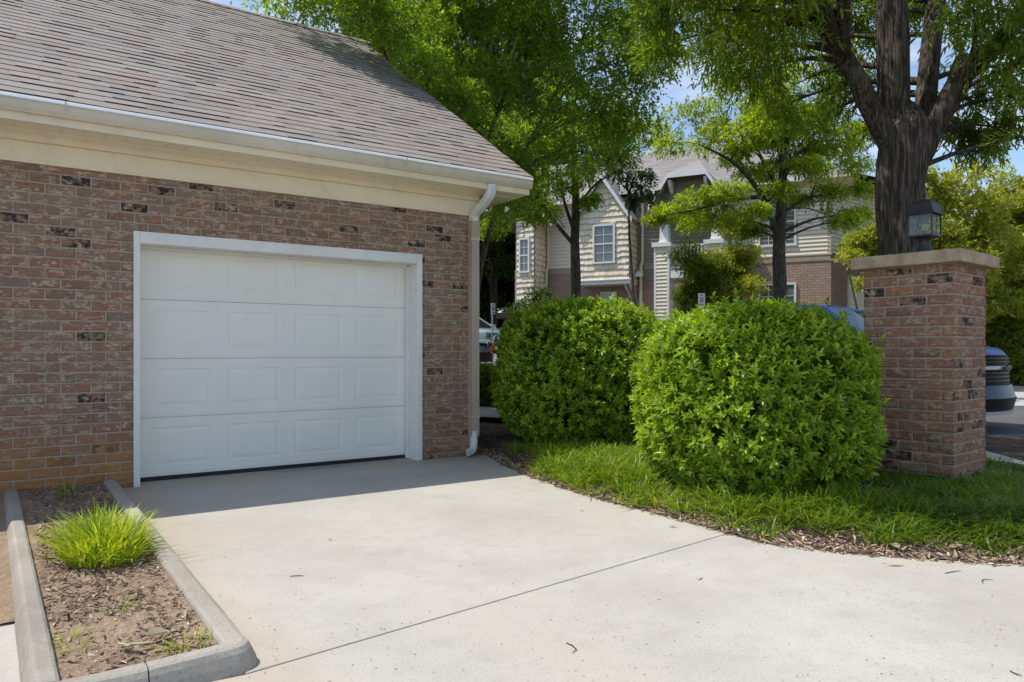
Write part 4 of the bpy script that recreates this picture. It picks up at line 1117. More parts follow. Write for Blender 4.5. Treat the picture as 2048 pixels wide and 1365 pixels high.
make_tree('young_oak_tree', 'young oak with layered yellow-green branches in front of the house porch', db,
          [([db, P(1560, 590, 17), P(1558, 500, 17), P(1562, 420, 17), P(1566, 330, 17), P(1568, 240, 17), P(1560, 150, 17)], [.19, .155, .145, .13, .09, .055, .02]),
           ([P(1556, 480, 17), P(1538, 420, 16.9), P(1505, 365, 16.7), P(1462, 322, 16.6), P(1400, 290, 16.4)], [.085, .07, .055, .04, .012]),
           ([P(1562, 385, 17), P(1530, 330, 17.2), P(1500, 270, 17.4), P(1480, 210, 17.5)], [.06, .045, .03, .012]),
           ([P(1564, 360, 17), P(1600, 300, 16.8), P(1640, 260, 16.8), P(1680, 245, 16.8)], [.06, .045, .03, .012]),
           ([P(1560, 430, 17), P(1620, 395, 17.2), P(1670, 390, 17.4)], [.05, .03, .01]),
           ([P(1520, 395, 16.8), P(1460, 400, 16.5), P(1390, 420, 16.2), P(1330, 430, 16.1)], [.05, .035, .022, .008])],
          dl, 'leaf_pin', 'bark', (.10, .036), 135, 9, -.02, .24, 14, hole=-.30)
# ---- garden shrubs and small trees before the house
def simple(name, label, base, c, r, n, lr, mat, leaf, ns, seed, group=None, cat='shrub', nst=5, bark='bark', flat=.7, hole=-.3, zmin=-99, rr0=.05, k=8):
    g = random.Random(seed); base = Vector(base); c = Vector(c)
    lm = []
    for i in range(nst):
        t = Vector((c.x + g.uniform(-.6, .6) * r[0], c.y + g.uniform(-.6, .6) * r[1], c.z + g.uniform(.0, .6) * r[2]))
        b = base + Vector((g.uniform(-.12, .12), g.uniform(-.12, .12), -.05)) * (1 if nst > 1 else 0)
        lm.append(([b, b.lerp(t, .4) + Vector((0, 0, .2)), t], [rr0, rr0 * .7, rr0 * .2]))
    return make_tree(name, label, base, lm, rl(seed + 1, n, c, r, lr, flat, .5, zmin), mat, bark, leaf, ns, k, .1, .22, seed, group, cat, hole=hole, trunk_name='trunk' if cat == 'tree' else 'stems')
simple('flowering_shrub', 'yellow-green tall shrub beside the young oak trunk before the balcony', G0(5.95, 19.6), (5.85, 19.6, 3.15), (1.1, .7, 1.6), 34, (.34, .5), 'leaf_lime', (.075, .035), 130, 41)
simple('evergreen_shrub', 'dark evergreen shrub covering the porch pedestal and balcony railing', G0(4.75, 19.3), (4.9, 19.3, 2.45), (.80, .6, 1.85), 32, (.34, .48), 'leaf_shrub', (.065, .03), 130, 43)
simple('evergreen_shrub', 'olive green shrub under the lower brick wall window', G0(6.4, 18.8), (6.35, 18.8, 1.75), (1.1, .5, .8), 18, (.32, .45), 'leaf_shrub', (.065, .03), 120, 44)
simple('evergreen_shrub', 'dark green mounded shrub behind the flat pillar cap by the parking', G0(.55, 19.2), (.52, 19.2, 1.9), (.72, .6, .95), 18, (.34, .5), 'leaf_dark', (.07, .035), 140, 45)
# ---- trees on the far right
simple('maple_tree', 'yellow-green tree filling the gap between oak trunk and lantern', G0(12.2, 20.6), (12.1, 20.4, 3.8), (2.0, 1.6, 2.8), 54, (.55, .8), 'leaf_lime', (.105, .06), 150, 51, 'yellow-green trees beyond the road', 'tree', 4, 'bark', .6, -.3, rr0=.05)
simple('maple_tree', 'broad yellow-green tree with gaps at the right end of the road', G0(15.0, 22.2), (15.1, 22.0, 3.9), (2.2, 1.8, 2.6), 54, (.55, .85), 'leaf_lime', (.11, .062), 150, 53, 'yellow-green trees beyond the road', 'tree', 4, 'bark', .6, -.3, rr0=.05)
simple('maple_tree', 'low yellow-green tree against the brick corner of the house', G0(9.9, 20.2), (9.75, 20.2, 4.1), (1.0, .8, 1.2), 18, (.4, .55), 'leaf_lime', (.09, .05), 90, 55, 'yellow-green trees beyond the road', 'tree', 3, 'bark', .5, -.2, rr0=.05)
simple('shade_tree', 'deep green tree behind the yellow-green trees on the road side', G0(18.5, 29), (18.5, 29, 4.6), (4.5, 3.2, 3.0), 44, (.9, 1.3), 'leaf_pin', (.17, .09), 120, 57, None, 'tree', 3, 'bark', .7, -.4, rr0=.14)
# ---- clipped bushes beyond the road
bush('hedge_bush', 'dark clipped bush beyond the road below the far lamp pillar', (14.55, 21.2, .12), (.72, .7, 1.0), 15, 1500, 'clipped bushes beyond the road', leaf=(.07, .10), mat='leaf_shrub', sprig=10)
bush('hedge_bush', 'lighter clipped bush beyond the road at the very frame edge', (15.9, 21.6, .15), (.85, .8, .72), 16, 1300, 'clipped bushes beyond the road', leaf=(.07, .10), mat='leaf_bright', sprig=10)
bush('hedge_bush', 'low bright bush behind the parked pale car', (-.25, 24.0, .6), (.55, .5, .42), 17, 700, 'clipped bushes beyond the road', leaf=(.07, .10), mat='leaf_bright', sprig=6)
bush('hedge_bush', 'low dark bush on the strip before the parked pale car', (-.62, 13.9, .08), (.5, .42, .36), 18, 900, None, leaf=(.06, .085), mat='leaf_shrub', sprig=12)
# ---- woods behind
def tall_tree(name, label, x, y, hgt, mat, seed, r, leaf, n, group, zlow, tr=.2, lean=0):
    b = G0(x, y)
    return make_tree(name, label, b, [([b, b + Vector((lean * .3, 0, hgt * .35)), b + Vector((lean, 0, hgt * .75)), b + Vector((lean, 0, hgt * .97))], [tr, tr * .8, tr * .5, .03])],
                     rl(seed, n, (x + lean, y, (zlow + hgt) / 2 + b.z), (r, r, (hgt - zlow) / 2), (r * .30, r * .42), .6, .5), mat, 'bark', leaf, 110, 7, .2, .5, seed, group, 'tree', hole=-.35, twl=False, limb_r=.05)
WG = 'tall trees of the wood behind'
p1 = tall_tree('pine_tree', 'tall dark pine in the wood behind the parked cars', -2.0, 37, 19, 'leaf_dark', 61, 2.6, (.34, .12), 34, WG, 4.6)
p2 = tall_tree('pine_tree', 'tall dark pine in the wood behind the parked cars', 0.4, 40, 20, 'leaf_dark', 62, 2.8, (.34, .12), 34, WG, 3.6, .24)
for x, y, s_, a, src in [(-3.4, 41, .95, 1.0, p1), (-1.1, 44, 1.05, 2.4, p2), (1.8, 38, .9, 4.0, p1), (-5.6, 38, 1.0, 3.3, p2), (-8.6, 42, 1.05, 1.7, p1), (-.4, 50, .9, 2.9, p1), (-2.6, 52, 1.0, .3, p2), (1.2, 54, 1.0, 4.4, p2), (-11.5, 44, 1.0, 2.2, p2), (-1.6, 33, .62, 5.5, p2), (.6, 46, .8, 1.3, p1)]:
    c = copy_tree(src); c.location = G0(x, y); c.rotation_euler.z = a; c.scale = (s_, s_, s_)
lw1 = tall_tree('understory_tree', 'dark leafy understory tree filling the wood behind the parked cars', -3.2, 47, 8.5, 'leaf_dark', 66, 2.6, (.30, .15), 34, 'understory trees of the wood behind', .6, .1)
for x, y, s_, a in [(-6.5, 46, 1.0, 1.0), (.2, 49, 1.05, 2.2), (3.6, 51, 1.0, 3.5), (-1.2, 56, 1.1, .4), (7.5, 52, 1.0, 5), (-9.5, 50, 1.1, 4), (-4.6, 57, 1.1, 2.8), (11.5, 50, 1.0, 1.6), (2.4, 60, 1.1, 5.6)]:
    c = copy_tree(lw1); c.location = G0(x, y); c.rotation_euler.z = a; c.scale = (s_, s_, s_)
s1_ = tall_tree('broadleaf_tree', 'bright broadleaf tree rising over the house roof', 5.6, 38.5, 13.5, 'leaf_pin', 71, 3.0, (.24, .11), 40, 'broadleaf trees behind the house', 4.0, .2)
s2_ = tall_tree('broadleaf_tree', 'tall mid green tree standing left of the house behind the garage', -1.6, 34.0, 12.0, 'leaf_bright', 72, 3.0, (.18, .085), 46, 'broadleaf trees behind the house', 4.4, .17)
for x, y, s_, a, lb in [(-5.6, 30, 1.0, 2.0, 'mid green tree hidden low behind the garage ridge'), (-4.0, 36, 1.05, 4.2, 'mid green tree behind the tall many-stemmed tree'), (2.2, 37.5, .95, 1.2, 'mid green tree over the left end of the house roof')]:
    c = copy_tree(s2_); c.location = G0(x, y); c.rotation_euler.z = a; c.scale = (s_, s_, s_); c['label'] = lb

# =============================================================== HOUSE
HA = math.atan2(-.456, .89); HR = Vector((9.81, 22.6, .3))
house = thing('town_house', HR, 'two-storey tan shingle and brick town house with gabled bays and a balcony', 'house', HA)
def hmb(): return MB((0, 0, .3))
def wallq(mb, x0, y0, x1, y1, z0, z1, uo=0):
    L_ = math.hypot(x1 - x0, y1 - y0)
    mb.quad((x0, y0, z0), (x1, y1, z0), (x1, y1, z1), (x0, y0, z1), uv=[(uo, z0), (uo + L_, z0), (uo + L_, z1), (uo, z1)])
EX, EY = .75 * .89 - .66 * .456, .66 * .89 + .75 * .456   # the skewed end wall, in house axes
EX, EY = (.75 * .89 + .66 * -.456), (.75 * .456 + .66 * .89)
def EW(t, o=0): return (EX * t + EY * o, EY * t - EX * o)
bw = hmb()
wallq(bw, -10.9, 0, 0, 0, -.2, 4.10)
e1 = EW(9); wallq(bw, 0, 0, e1[0], e1[1], -.2, 4.10, 3.3)
wallq(bw, -10.9, 9, -10.9, 0, -.2, 4.10); wallq(bw, e1[0], e1[1], -10.9, 9, -.2, 6.5)
bw.build('brick_wall', M['fbrick'], house)
so_ = hmb()
for i in range(int(10.8 / .078)):
    x = -.02 - i * .078
    so_.box(x - .070, x, -.022, .05, 3.93, 4.09)
    if i < 60:
        pass
so_.box(-10.88, .03, -.035, .05, 4.095, 4.14)
so_.build('soldier_course', M['tan_trim'], house)
def lap(mb, x0, x1, y, z0, z1, ex=.125):
    z = z0
    while z < z1 - .01:
        zt = min(z + ex, z1)
        mb.quad((x0, y - .034, z), (x1, y - .034, z), (x1, y - .004, zt), (x0, y - .004, zt))
        mb.quad((x0, y, z + .01), (x1, y, z + .01), (x1, y - .034, z), (x0, y - .034, z)); z += ex
ls = hmb(); lap(ls, -9.62, -8.07, 0, 4.14, 6.4); ls.build('lap_siding', M['lap'], house); ls = hmb(); lap(ls, -2.98, 0, 0, 4.14, 6.5)
z = 4.14
while z < 6.45:
    a, b = EW(0), EW(9)
    ls.quad((a[0] + .02, a[1], z), (b[0] + .02, b[1], z), (b[0], b[1], z + .125), (a[0], a[1], z + .125)); z += .125
ls.build('lap_siding', M['lap'], house)
lo_ = hmb(); lap(lo_, -6.2, -2.98, 0, 3.55, 6.6); lo_.build('lap_siding', M['lap_olive'], house)
for q in ((-.10, .015, -.03, .02, 4.14, 6.45), (-6.26, -6.19, -.78, -.70, 3.50, 5.78), (-9.68, -9.61, -1.03, -.95, .2, 6.0), (-10.34, -10.28, -1.03, -.95, .2, 6.0)):
    ct = hmb(); ct.box(*q); ct.build('corner_trim', M['tan_trim'], house)
sg = random.Random(6)
def shakes(mb, x0, x1, z0, z1, T, ex=.20, clip=None):
    z = z0
    while z < z1:
        x = x0 - sg.random() * .1
        while x < x1:
            w_ = sg.uniform(.10, .24); a, b = max(x, x0), min(x + w_, x1); x += w_
            if b - a < .02: continue
            dz = sg.uniform(-.022, .022) if z > z0 else 0; zt = min(z + ex, z1)
            if clip and not clip((a + b) / 2, z + ex * .4): continue
            mb.add([T(a, .05, z + dz), T(b - .008, .05, z + dz), T(b - .008, .006, zt + .02), T(a, .006, zt + .02), T(a, 0, z + dz + .02), T(b - .008, 0, z + dz + .02)], [(0, 1, 2, 3), (4, 5, 1, 0)], min(1, max(0, sg.gauss(.45, .2))))
        z += ex
    return mb
def bay(x0, x1, y, z0, ze, zp, name='bay'):
    b = hmb(); xc = (x0 + x1) / 2; hw = (x1 - x0) / 2
    b.box(x0, x1, y, .05, z0, ze)
    b.prism(None, [[(x0, yy, ze), (x1, yy, ze), (xc, yy, zp)] for yy in (y, .05)])
    shakes(b, x0, x1, z0, ze, lambda x, o, z: (x, y - o, z))
    shakes(b, x0, x1, ze, zp, lambda x, o, z: (x, y - o, z), clip=lambda x, z: abs(x - xc) < hw * (zp - z) / (zp - ze) - .05)
    shakes(b, y, 0, z0, ze, lambda t, o, z: (x1 + o, t, z))
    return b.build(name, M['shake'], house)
def gable_roof(x0, x1, y0, ze, zp, depth, ov=.16, name='gable_roof'):
    xc = (x0 + x1) / 2; hw = (x1 - x0) / 2 + ov; sl = (zp - ze) / ((x1 - x0) / 2); zb = ze - ov * sl
    r_ = hmb(); t_ = hmb()
    for s_ in (-1, 1):
        for yA, yB in ((y0 - .22, depth),):
            a, b_ = (xc, zp + .10), (xc + s_ * hw, zb + .10)
            r_.add([(a[0], yA, a[1]), (b_[0], yA, b_[1]), (b_[0], yB, b_[1]), (a[0], yB, a[1]), (a[0], yA, a[1] - .05), (b_[0], yA, b_[1] - .05), (b_[0], yB, b_[1] - .05), (a[0], yB, a[1] - .05)], [(0, 1, 2, 3), (4, 7, 6, 5), (1, 5, 6, 2), (0, 4, 5, 1)], sg.uniform(.4, .6))
        yA = y0 - .245
        t_.prism(None, [[(q, yy, h - d_) for q, h, d_ in ((xc, zp + .105, 0), (xc + s_ * hw, zb + .105, 0), (xc + s_ * hw, zb + .105, .16), (xc, zp + .105, .18))] for yy in (yA, yA + .022)])
    ro = r_.build(name, M['shingle_far'], house); t_.build('rake_board', M['house_trim'], ro)
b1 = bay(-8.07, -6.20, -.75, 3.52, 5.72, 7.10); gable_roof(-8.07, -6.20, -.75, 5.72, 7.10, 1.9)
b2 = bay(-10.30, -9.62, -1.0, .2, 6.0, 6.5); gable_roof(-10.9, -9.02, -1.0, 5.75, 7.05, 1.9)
bb_ = hmb(); bb_.box(-8.12, -6.14, -.82, .02, 3.40, 3.53); bb_.box(-8.16, -6.10, -.86, .02, 3.53, 3.575)
for x in (-6.42, -6.26):
    bb_.prism(None, [[(xx, -.70, 3.40), (xx, -.55, 3.28), (xx, -.2, 3.10), (xx, -.02, 2.95), (xx, -.02, 3.40)] for xx in (x, x + .07)])
bb_.build('bay_base', M['house_trim'], house, bevel=.006, seg=1)
def window(x0, x1, z0, z1, y, lights=2, cols=2, name='window', mirror_frame=True):
    f = hmb(); t = .06
    f.box(x0 - t, x1 + t, y - .045, y + .01, z1, z1 + t); f.box(x0 - t - .02, x1 + t + .02, y - .06, y + .01, z0 - t, z0)
    f.box(x0 - t, x0, y - .045, y + .01, z0, z1); f.box(x1, x1 + t, y - .045, y + .01, z0, z1)
    zm = (z0 + z1) / 2
    f.box(x0, x1, y - .035, y + .01, zm - .022, zm + .022)
    if lights == 2: f.box((x0 + x1) / 2 - .03, (x0 + x1) / 2 + .03, y - .035, y + .01, z0, zm - .022); f.box((x0 + x1) / 2 - .03, (x0 + x1) / 2 + .03, y - .035, y + .01, zm + .022, z1)
    n = lights * cols
    for i in range(1, n):
        if lights == 2 and i == cols: continue
        x = x0 + (x1 - x0) * i / n
        f.box(x - .008, x + .008, y - .026, y + .01, zm + .022, z1); f.box(x - .008, x + .008, y - .0255, y + .01, z0, zm - .022)
    for q in (.5,):
        f.box(x0, x1, y - .0265, y + .01, zm + (z1 - zm) * q - .008, zm + (z1 - zm) * q + .008); f.box(x0, x1, y - .0262, y + .01, z0 + (zm - z0) * q - .008, z0 + (zm - z0) * q + .008)
    fo = f.build(name, M['house_trim'], house)
    p = hmb(); p.quad((x0, y - .012, z0), (x1, y - .012, z0), (x1, y - .012, z1), (x0, y - .012, z1)); p.build('pane', M['window_glass'], fo)
window(-7.42, -6.75, 4.18, 5.40, -.79, 1, 2)
window(-10.14, -9.84, 3.98, 5.10, -1.04, 1, 2)
window(-2.08, -1.06, 4.50, 5.92, -.02, 2, 2)
window(-2.08, -1.06, 1.80, 3.22, -.01, 2, 2)
window(-7.42, -6.95, 2.0, 3.15, -.01, 1, 2)
# main roof
mr = hmb()
ev, rdg, ez, rz_ = -.42, 4.4, 6.50, 9.10
def rq(*p, t=.5): mr.add(list(p), [tuple(range(len(p)))], t)
nrow = 36
for i in range(nrow):
    t0, t1 = i / nrow, (i + 1) / nrow
    y0, y1 = lerp(ev, rdg, t0), lerp(ev, rdg, t1); z0, z1 = lerp(ez, rz_, t0), lerp(ez, rz_, t1)
    xa, xb = lerp(.55, -3.9, t0), lerp(.55, -3.9, t1)
    x = xa
    while x > -12.6:
        w_ = sg.uniform(.2, .6)
        mr.add([(x - w_, y0, z0 + .02), (x, y0, z0 + .02), (min(x, xb), y1, z1 + .004), (min(x - w_, xb), y1, z1 + .004), (x - w_, y0, z0), (x, y0, z0)], [(0, 1, 2, 3), (4, 5, 1, 0)], sg.uniform(.2, .85)); x -= w_
rq((.55, ev, ez), (.55 + 4.4, 7, ez), (-3.9, rdg, rz_)); rq((4.95, 7, ez), (-1, 11, ez), (-12.6, 11, ez), (-12.6, rdg, rz_), (-3.9, rdg, rz_))
mo = mr.build('roof', M['shingle_far'], house)
vp = hmb()
for x, y in ((-7.9, 1.5), (-7.0, 2.6)):
    zb = lerp(ez, rz_, (y - ev) / (rdg - ev)); vp.lathe([(.16, 0), (.07, .12), (.045, .16), (.045, .62), (0.001, .62)], (x, y, zb - .03), 12)
    vp.build('vent_pipe', M['house_trim'], mo, smooth=False); vp = hmb()
gt_ = hmb(); gt_.box(-6.0, .57, ev - .03, ev + .05, ez - .13, ez + .0); gt_.box(-12.6, -8.2, ev - .03, ev + .05, ez - .13, ez)
gt_.build('gutter', M['house_trim'], house)
sf_ = hmb(); sf_.quad((-12.6, ev + .04, ez - .11), (.5, ev + .04, ez - .11), (.5, .02, ez - .11), (-12.6, .02, ez - .11))
a, b = EW(0), EW(9); sf_.quad((a[0], a[1] + .0, ez - .112), (a[0] + .5, a[1] - .4, ez - .112), (b[0] + .5, b[1] - .4, ez - .112), (b[0], b[1], ez - .112))
sf_.build('soffit', M['cream'], house)
# porch
po_ = hmb(); xc = -4.1; py0 = -1.45
prof = [(xc - 1.24, 5.74), (xc - .60, 6.74), (xc + .60, 6.74), (xc + 1.24, 5.74)]
pr = hmb()
for (xA, zA), (xB, zB) in zip(prof, prof[1:]):
    back = 2.6
    pr.add([(xA, py0, zA + .06), (xB, py0, zB + .06), (xB, back, zB + .06), (xA, back, zA + .06), (xA, py0, zA), (xB, py0, zB), (xB, back, zB), (xA, back, zA)], [(0, 1, 2, 3), (4, 7, 6, 5), (0, 4, 5, 1)], .5)
pr.add([(prof[1][0], py0, 6.80), (prof[2][0], py0, 6.80), (xc, .2, 7.55)], [(0, 1, 2)], .4)
pro = pr.build('porch_roof', M['shingle_far'], house)
pt_ = hmb()
for (xA, zA), (xB, zB) in zip(prof, prof[1:]):
    pt_.prism(None, [[(xA, yy, zA + .07), (xB, yy, zB + .07), (xB, yy, zB - .09), (xA, yy, zA - .09)] for yy in (py0 - .03, py0 - .004)])
pt_.build('rake_board', M['house_trim'], pro)
for x in (xc - .62, xc + .52):
    k_ = hmb(); k_.prism(None, [[(xx, py0 + .02, 6.60), (xx, py0 + .12, 6.42), (xx, -1.06, 6.22), (xx, -1.0, 6.22), (xx, -1.0, 6.62)] for xx in (x, x + .10)])
    k_.build('bracket', M['house_trim'], house, bevel=.01)
pg = hmb()
pg.prism(None, [[(x, yy, z) for x, z in prof] for yy in (-1.0, -.9)])
shakes(pg, xc - 1.1, xc + 1.1, 5.76, 6.70, lambda x, o, z: (x, -1.0 - o, z), ex=.17, clip=lambda x, z: abs(x - xc) < 1.15 - max(0, (z - 5.8)) * .62)
pg.build('porch_gable', M['lap_olive'], house)
for xs in (-5.21, -3.55):
    pd = hmb(); x0, x1 = xs, xs + .5
    pd.box(x0 + .02, x1 - .02, -1.20, -.70, .0, 4.50); lap(pd, x0 + .07, x1 - .07, -1.205, .1, 4.5, .12)
    pdo = pd.build('pedestal', M['lap'], house)
    c_ = hmb(); c_.box(x0 - .06, x1 + .06, -1.29, -.62, 4.50, 4.63)
    for q in (x0, x1 - .07): c_.box(q, q + .07, -1.235, -1.19, .0, 4.50)
    c_.box(x1 - .018, x1 + .004, -1.1895, -.70, 0, 4.50)
    c_.build('pedestal_cap', M['house_trim'], pdo)
    cl = hmb(); r0, r1 = .15, .115; xm = xs + .3
    cl.prism(None, [[(xm - r, -.98 - r, z), (xm + r, -.98 - r, z), (xm + r, -.98 + r, z), (xm - r, -.98 + r, z)] for r, z in ((.17, 4.63), (.17, 4.70), (r0, 4.71), (r1, 5.70))])
    cl.build('column', M['house_trim'], house)
bf = hmb(); bf.box(-4.71, -3.55, -1.18, .02, 3.52, 3.70); bf.box(-4.71, -3.55, -1.21, -1.18, 3.48, 3.72); bf.build('balcony_floor', M['house_trim'], house)
rl_ = hmb(); rl_.box(-4.71, -3.55, -1.06, -.99, 4.50, 4.56); rl_.box(-4.71, -3.55, -1.05, -1.0, 3.80, 3.85)
x = -4.66
while x < -3.58: rl_.box(x, x + .035, -1.04, -1.005, 3.85, 4.50); x += .115
rl_.build('railing', M['house_trim'], house)
# downspouts, flood light, end garage door
for x, yq, zt in ((-9.50, -.06, 6.3), (-5.95, -.06, 6.2)):
    d_ = hmb(); d_.tube([(x, yq, zt), (x, yq, 4.35), (x, yq - .02, 4.2), (x - .02, yq - .12, 4.02), (x - .02, yq - .12, .2)], .05, 6); d_.build('downspout', M['lap'], house)
fl = hmb(); fl.prism(None, [[(-6.12, -.10, 3.72), (-5.90, -.10, 3.72), (-5.88, -.34, 3.66), (-6.14, -.34, 3.66)], [(-6.10, -.10, 3.92), (-5.92, -.10, 3.92), (-5.90, -.30, 3.80), (-6.12, -.30, 3.80)]])
fl.build('flood_light', M['house_trim'], house)
gd = hmb()
g0, g1 = 1.22, 3.9
for k in range(4):
    z0 = .35 + k * .76; z1 = z0 + .75
    a, b = EW(g0, .03), EW(g1, .03); gd.quad((a[0], a[1], z0), (b[0], b[1], z0), (b[0], b[1], z1), (a[0], a[1], z1))
    for j in range(4):
        u0, u1 = g0 + .12 + j * .655, g0 + .58 + j * .655
        a, b = EW(u0, .042), EW(u1, .042); gd.quad((a[0], a[1], z0 + .15), (b[0], b[1], z0 + .15), (b[0], b[1], z1 - .15), (a[0], a[1], z1 - .15))
gdo = gd.build('garage_door', M['white'], house)
gf = hmb()
for u0, u1, z0, z1 in ((g0 - .1, g0, .3, 3.5), (g1, g1 + .1, .3, 3.5), (g0 - .1, g1 + .1, 3.4, 3.52)):
    a, b = EW(u0, .05), EW(u1, .05); c_, d_ = EW(u0, 0), EW(u1, 0)
    gf.prism(None, [[(a[0], a[1], z), (b[0], b[1], z), (d_[0], d_[1], z), (c_[0], c_[1], z)] for z in (z0, z1)])
gf.build('door_frame', M['house_trim'], gdo)

# =============================================================== FAR PILLARS, SIGNS
make_pillar('brick_pillar', Vector((.34, 12.1, .05)), R(-52), 'second brick pillar with flat cap mostly hidden behind the first round bush', z1=1.62)
fp = make_pillar('brick_pillar', Vector((14.6, 22.0, .2)), R(-38), 'distant brick lamp pillar beyond the road at the frame edge', z1=2.05)
make_lantern('pillar_lantern', Vector((14.6, 22.0, .2 + 2.19)), R(-38), 'small distant lantern on the far brick pillar beyond the road')
def sign(label, loc, rz, w_, h_, ztop, red=True):
    s = thing('parking_sign', loc, label, 'sign', rz)
    p = MB(); p.tube([(0, .02, 0), (0, .02, ztop - .05)], .022, 8); p.build('post', M['steel'], s)
    b = MB(); b.box(-w_ / 2, w_ / 2, -.006, 0, ztop - h_, ztop); bo = b.build('panel', M['sign_white'], s, bevel=.002)
    m_ = MB(); y = -.0085
    def bar(x0, x1, z0, z1): m_.quad((x0 * w_, y, ztop - h_ * z0), (x1 * w_, y, ztop - h_ * z0), (x1 * w_, y, ztop - h_ * z1), (x0 * w_, y, ztop - h_ * z1))
    bar(-.14, .14, .22, .06); bar(-.36, .36, .40, .32); bar(-.30, .34, .50, .44); bar(-.34, .30, .60, .54); bar(-.26, .26, .72, .64); bar(-.36, .36, .93, .84)
    m_.build('marking', M['sign_red'] if red else M['black'], bo)
    return s
sl_ = P(1403, 600, 15.6)
sign('small red and white parking sign above the second round bush', Vector((sl_.x, sl_.y, terrain(sl_.x, sl_.y))), R(18), .165, .27, P(0, 587, 15.6).z - terrain(sl_.x, sl_.y))
sl_ = P(986, 610, 22)
sign('narrow white sign on a steel post behind the parked pale car', Vector((sl_.x, sl_.y, terrain(sl_.x, sl_.y))), R(62), .25, .32, P(0, 607, 22).z - terrain(sl_.x, sl_.y), False)

# =============================================================== VEHICLES
def loft(mb, st, n=20):
    """st: (x, half width, z0, z1, roundness)"""
    rings = []
    for x, hw, z0, z1, rd in st:
        ring = []; zc, hz = (z0 + z1) / 2, (z1 - z0) / 2
        for i in range(n):
            a = 2 * math.pi * (i + .5) / n; ca, sa = math.cos(a), math.sin(a)
            ex_ = rd
            y = hw * math.copysign(abs(ca) ** ex_, ca); z = zc + hz * math.copysign(abs(sa) ** ex_, sa)
            ring.append((x, y, z))
        rings.append(ring)
    mb.prism(None, rings)
def vehicle(name, label, cat, loc, heading, L_, hw, body, cab, paint, wheels, face, zr, bed=None, group=None):
    v = thing(name, loc, label, cat, heading, group)
    b = MB(); loft(b, body, 24); b.build('body', M[paint], v, smooth=True)
    # cabin: base ring to roof ring, glass band with painted roof
    (xb0, xb1, wb, zb), (xt0, xt1, wt, zt) = cab
    rg = lambda x0, x1, w_, z: [(x1, -w_, z), (x1 + .06, 0, z), (x1, w_, z), (x0, w_, z), (x0 - .05, 0, z), (x0, -w_, z)]
    c = MB(); mid = lambda t: rg(lerp(xb0, xt0, t), lerp(xb1, xt1, t), lerp(wb, wt, t), lerp(zb, zt, t))
    c.prism(None, [mid(0), mid(.9)]); co_ = c.build('windows', M['car_glass'], v)
    r_ = MB(); r_.prism(None, [mid(.9), rg(xt0 - .0, xt1 + .0, wt + .01, zt - .02), rg(xt0 + .25, xt1 - .25, wt - .12, zt + .03)]); r_.build('roof', M[paint], v, smooth=False, bevel=.03)
    for s_ in (-1, 1):
        for q in (0, .5, 1):
            pl_ = MB(); xa, xc_ = lerp(xb0, xb1, q), lerp(xt0, xt1, q)
            pl_.tube([(xa, s_ * (wb + .005), zb), (xc_, s_ * (wt + .012), zt - .03)], .045, 6); pl_.build('window_pillar', M[paint], v)
    for s_ in (-1, 1):
        m_ = MB(); xm = xb1 - .25
        loft(m_, [(xm - .05, .001, zb + .06, zb + .07, .6), (xm - .05, .11, zb - .02, zb + .20, .5), (xm + .07, .10, zb - .01, zb + .18, .5), (xm + .10, .02, zb + .05, zb + .12, .6)], 12)
        m_.v = [(x, y + s_ * (wb + .20), z) for x, y, z in m_.v]
        m_.build('mirror', M['chrome' if name == 'pickup_truck' else paint], v, smooth=True)
    for x, rr_, ww in wheels:
        for s_ in (-1, 1):
            w_ = MB((x, s_ * (hw - .10), rr_)); w_.tube([(x, s_ * (hw - .22), rr_), (x, s_ * (hw - .20), rr_), (x, s_ * (hw - .01), rr_), (x, s_ * (hw + .01), rr_)], [rr_ * .94, rr_, rr_, rr_ * .93], 28)
            wo_ = w_.build('wheel', M['rubber'], v); wo_.location = (x, s_ * (hw - .10), rr_)
            ri = MB(); ri.tube([(0, s_ * .10, 0), (0, s_ * .118, 0)], [rr_ * .66, rr_ * .6], 24)
            for k in range(6):
                a = k * math.pi / 3; ri.box(-.03, .03, s_ * .118 - .004, s_ * .118 + .012, 0, rr_ * .58, T=lambda px_, py_, pz_, a=a: (px_ * math.cos(a) + pz_ * math.sin(a), py_, -px_ * math.sin(a) + pz_ * math.cos(a)))
            ri.build('rim', M['steel'], wo_)
    face(v, hw)
    return v
def surf(hw_, x_front, sag):   # front plan curve of the nose
    return lambda y: x_front - sag * (abs(y) / hw_) ** 2.2
def strip(mb, fx, y0, y1, z0, z1, out=.02, n=14, tilt=0.0):
    rings = []
    for i in range(n + 1):
        y = lerp(y0, y1, i / n); x = fx(y)
        rings.append([(x - .05, y, z0), (x + out, y, z0), (x + out - tilt, y, z1), (x - .05, y, z1)])
    mb.prism(None, rings)
M['slat'] = m_paint('shaded_chrome', (.028, .03, .034), .3, .05, 4, .5)  # chrome slats coloured near black, tree shade put into the colour
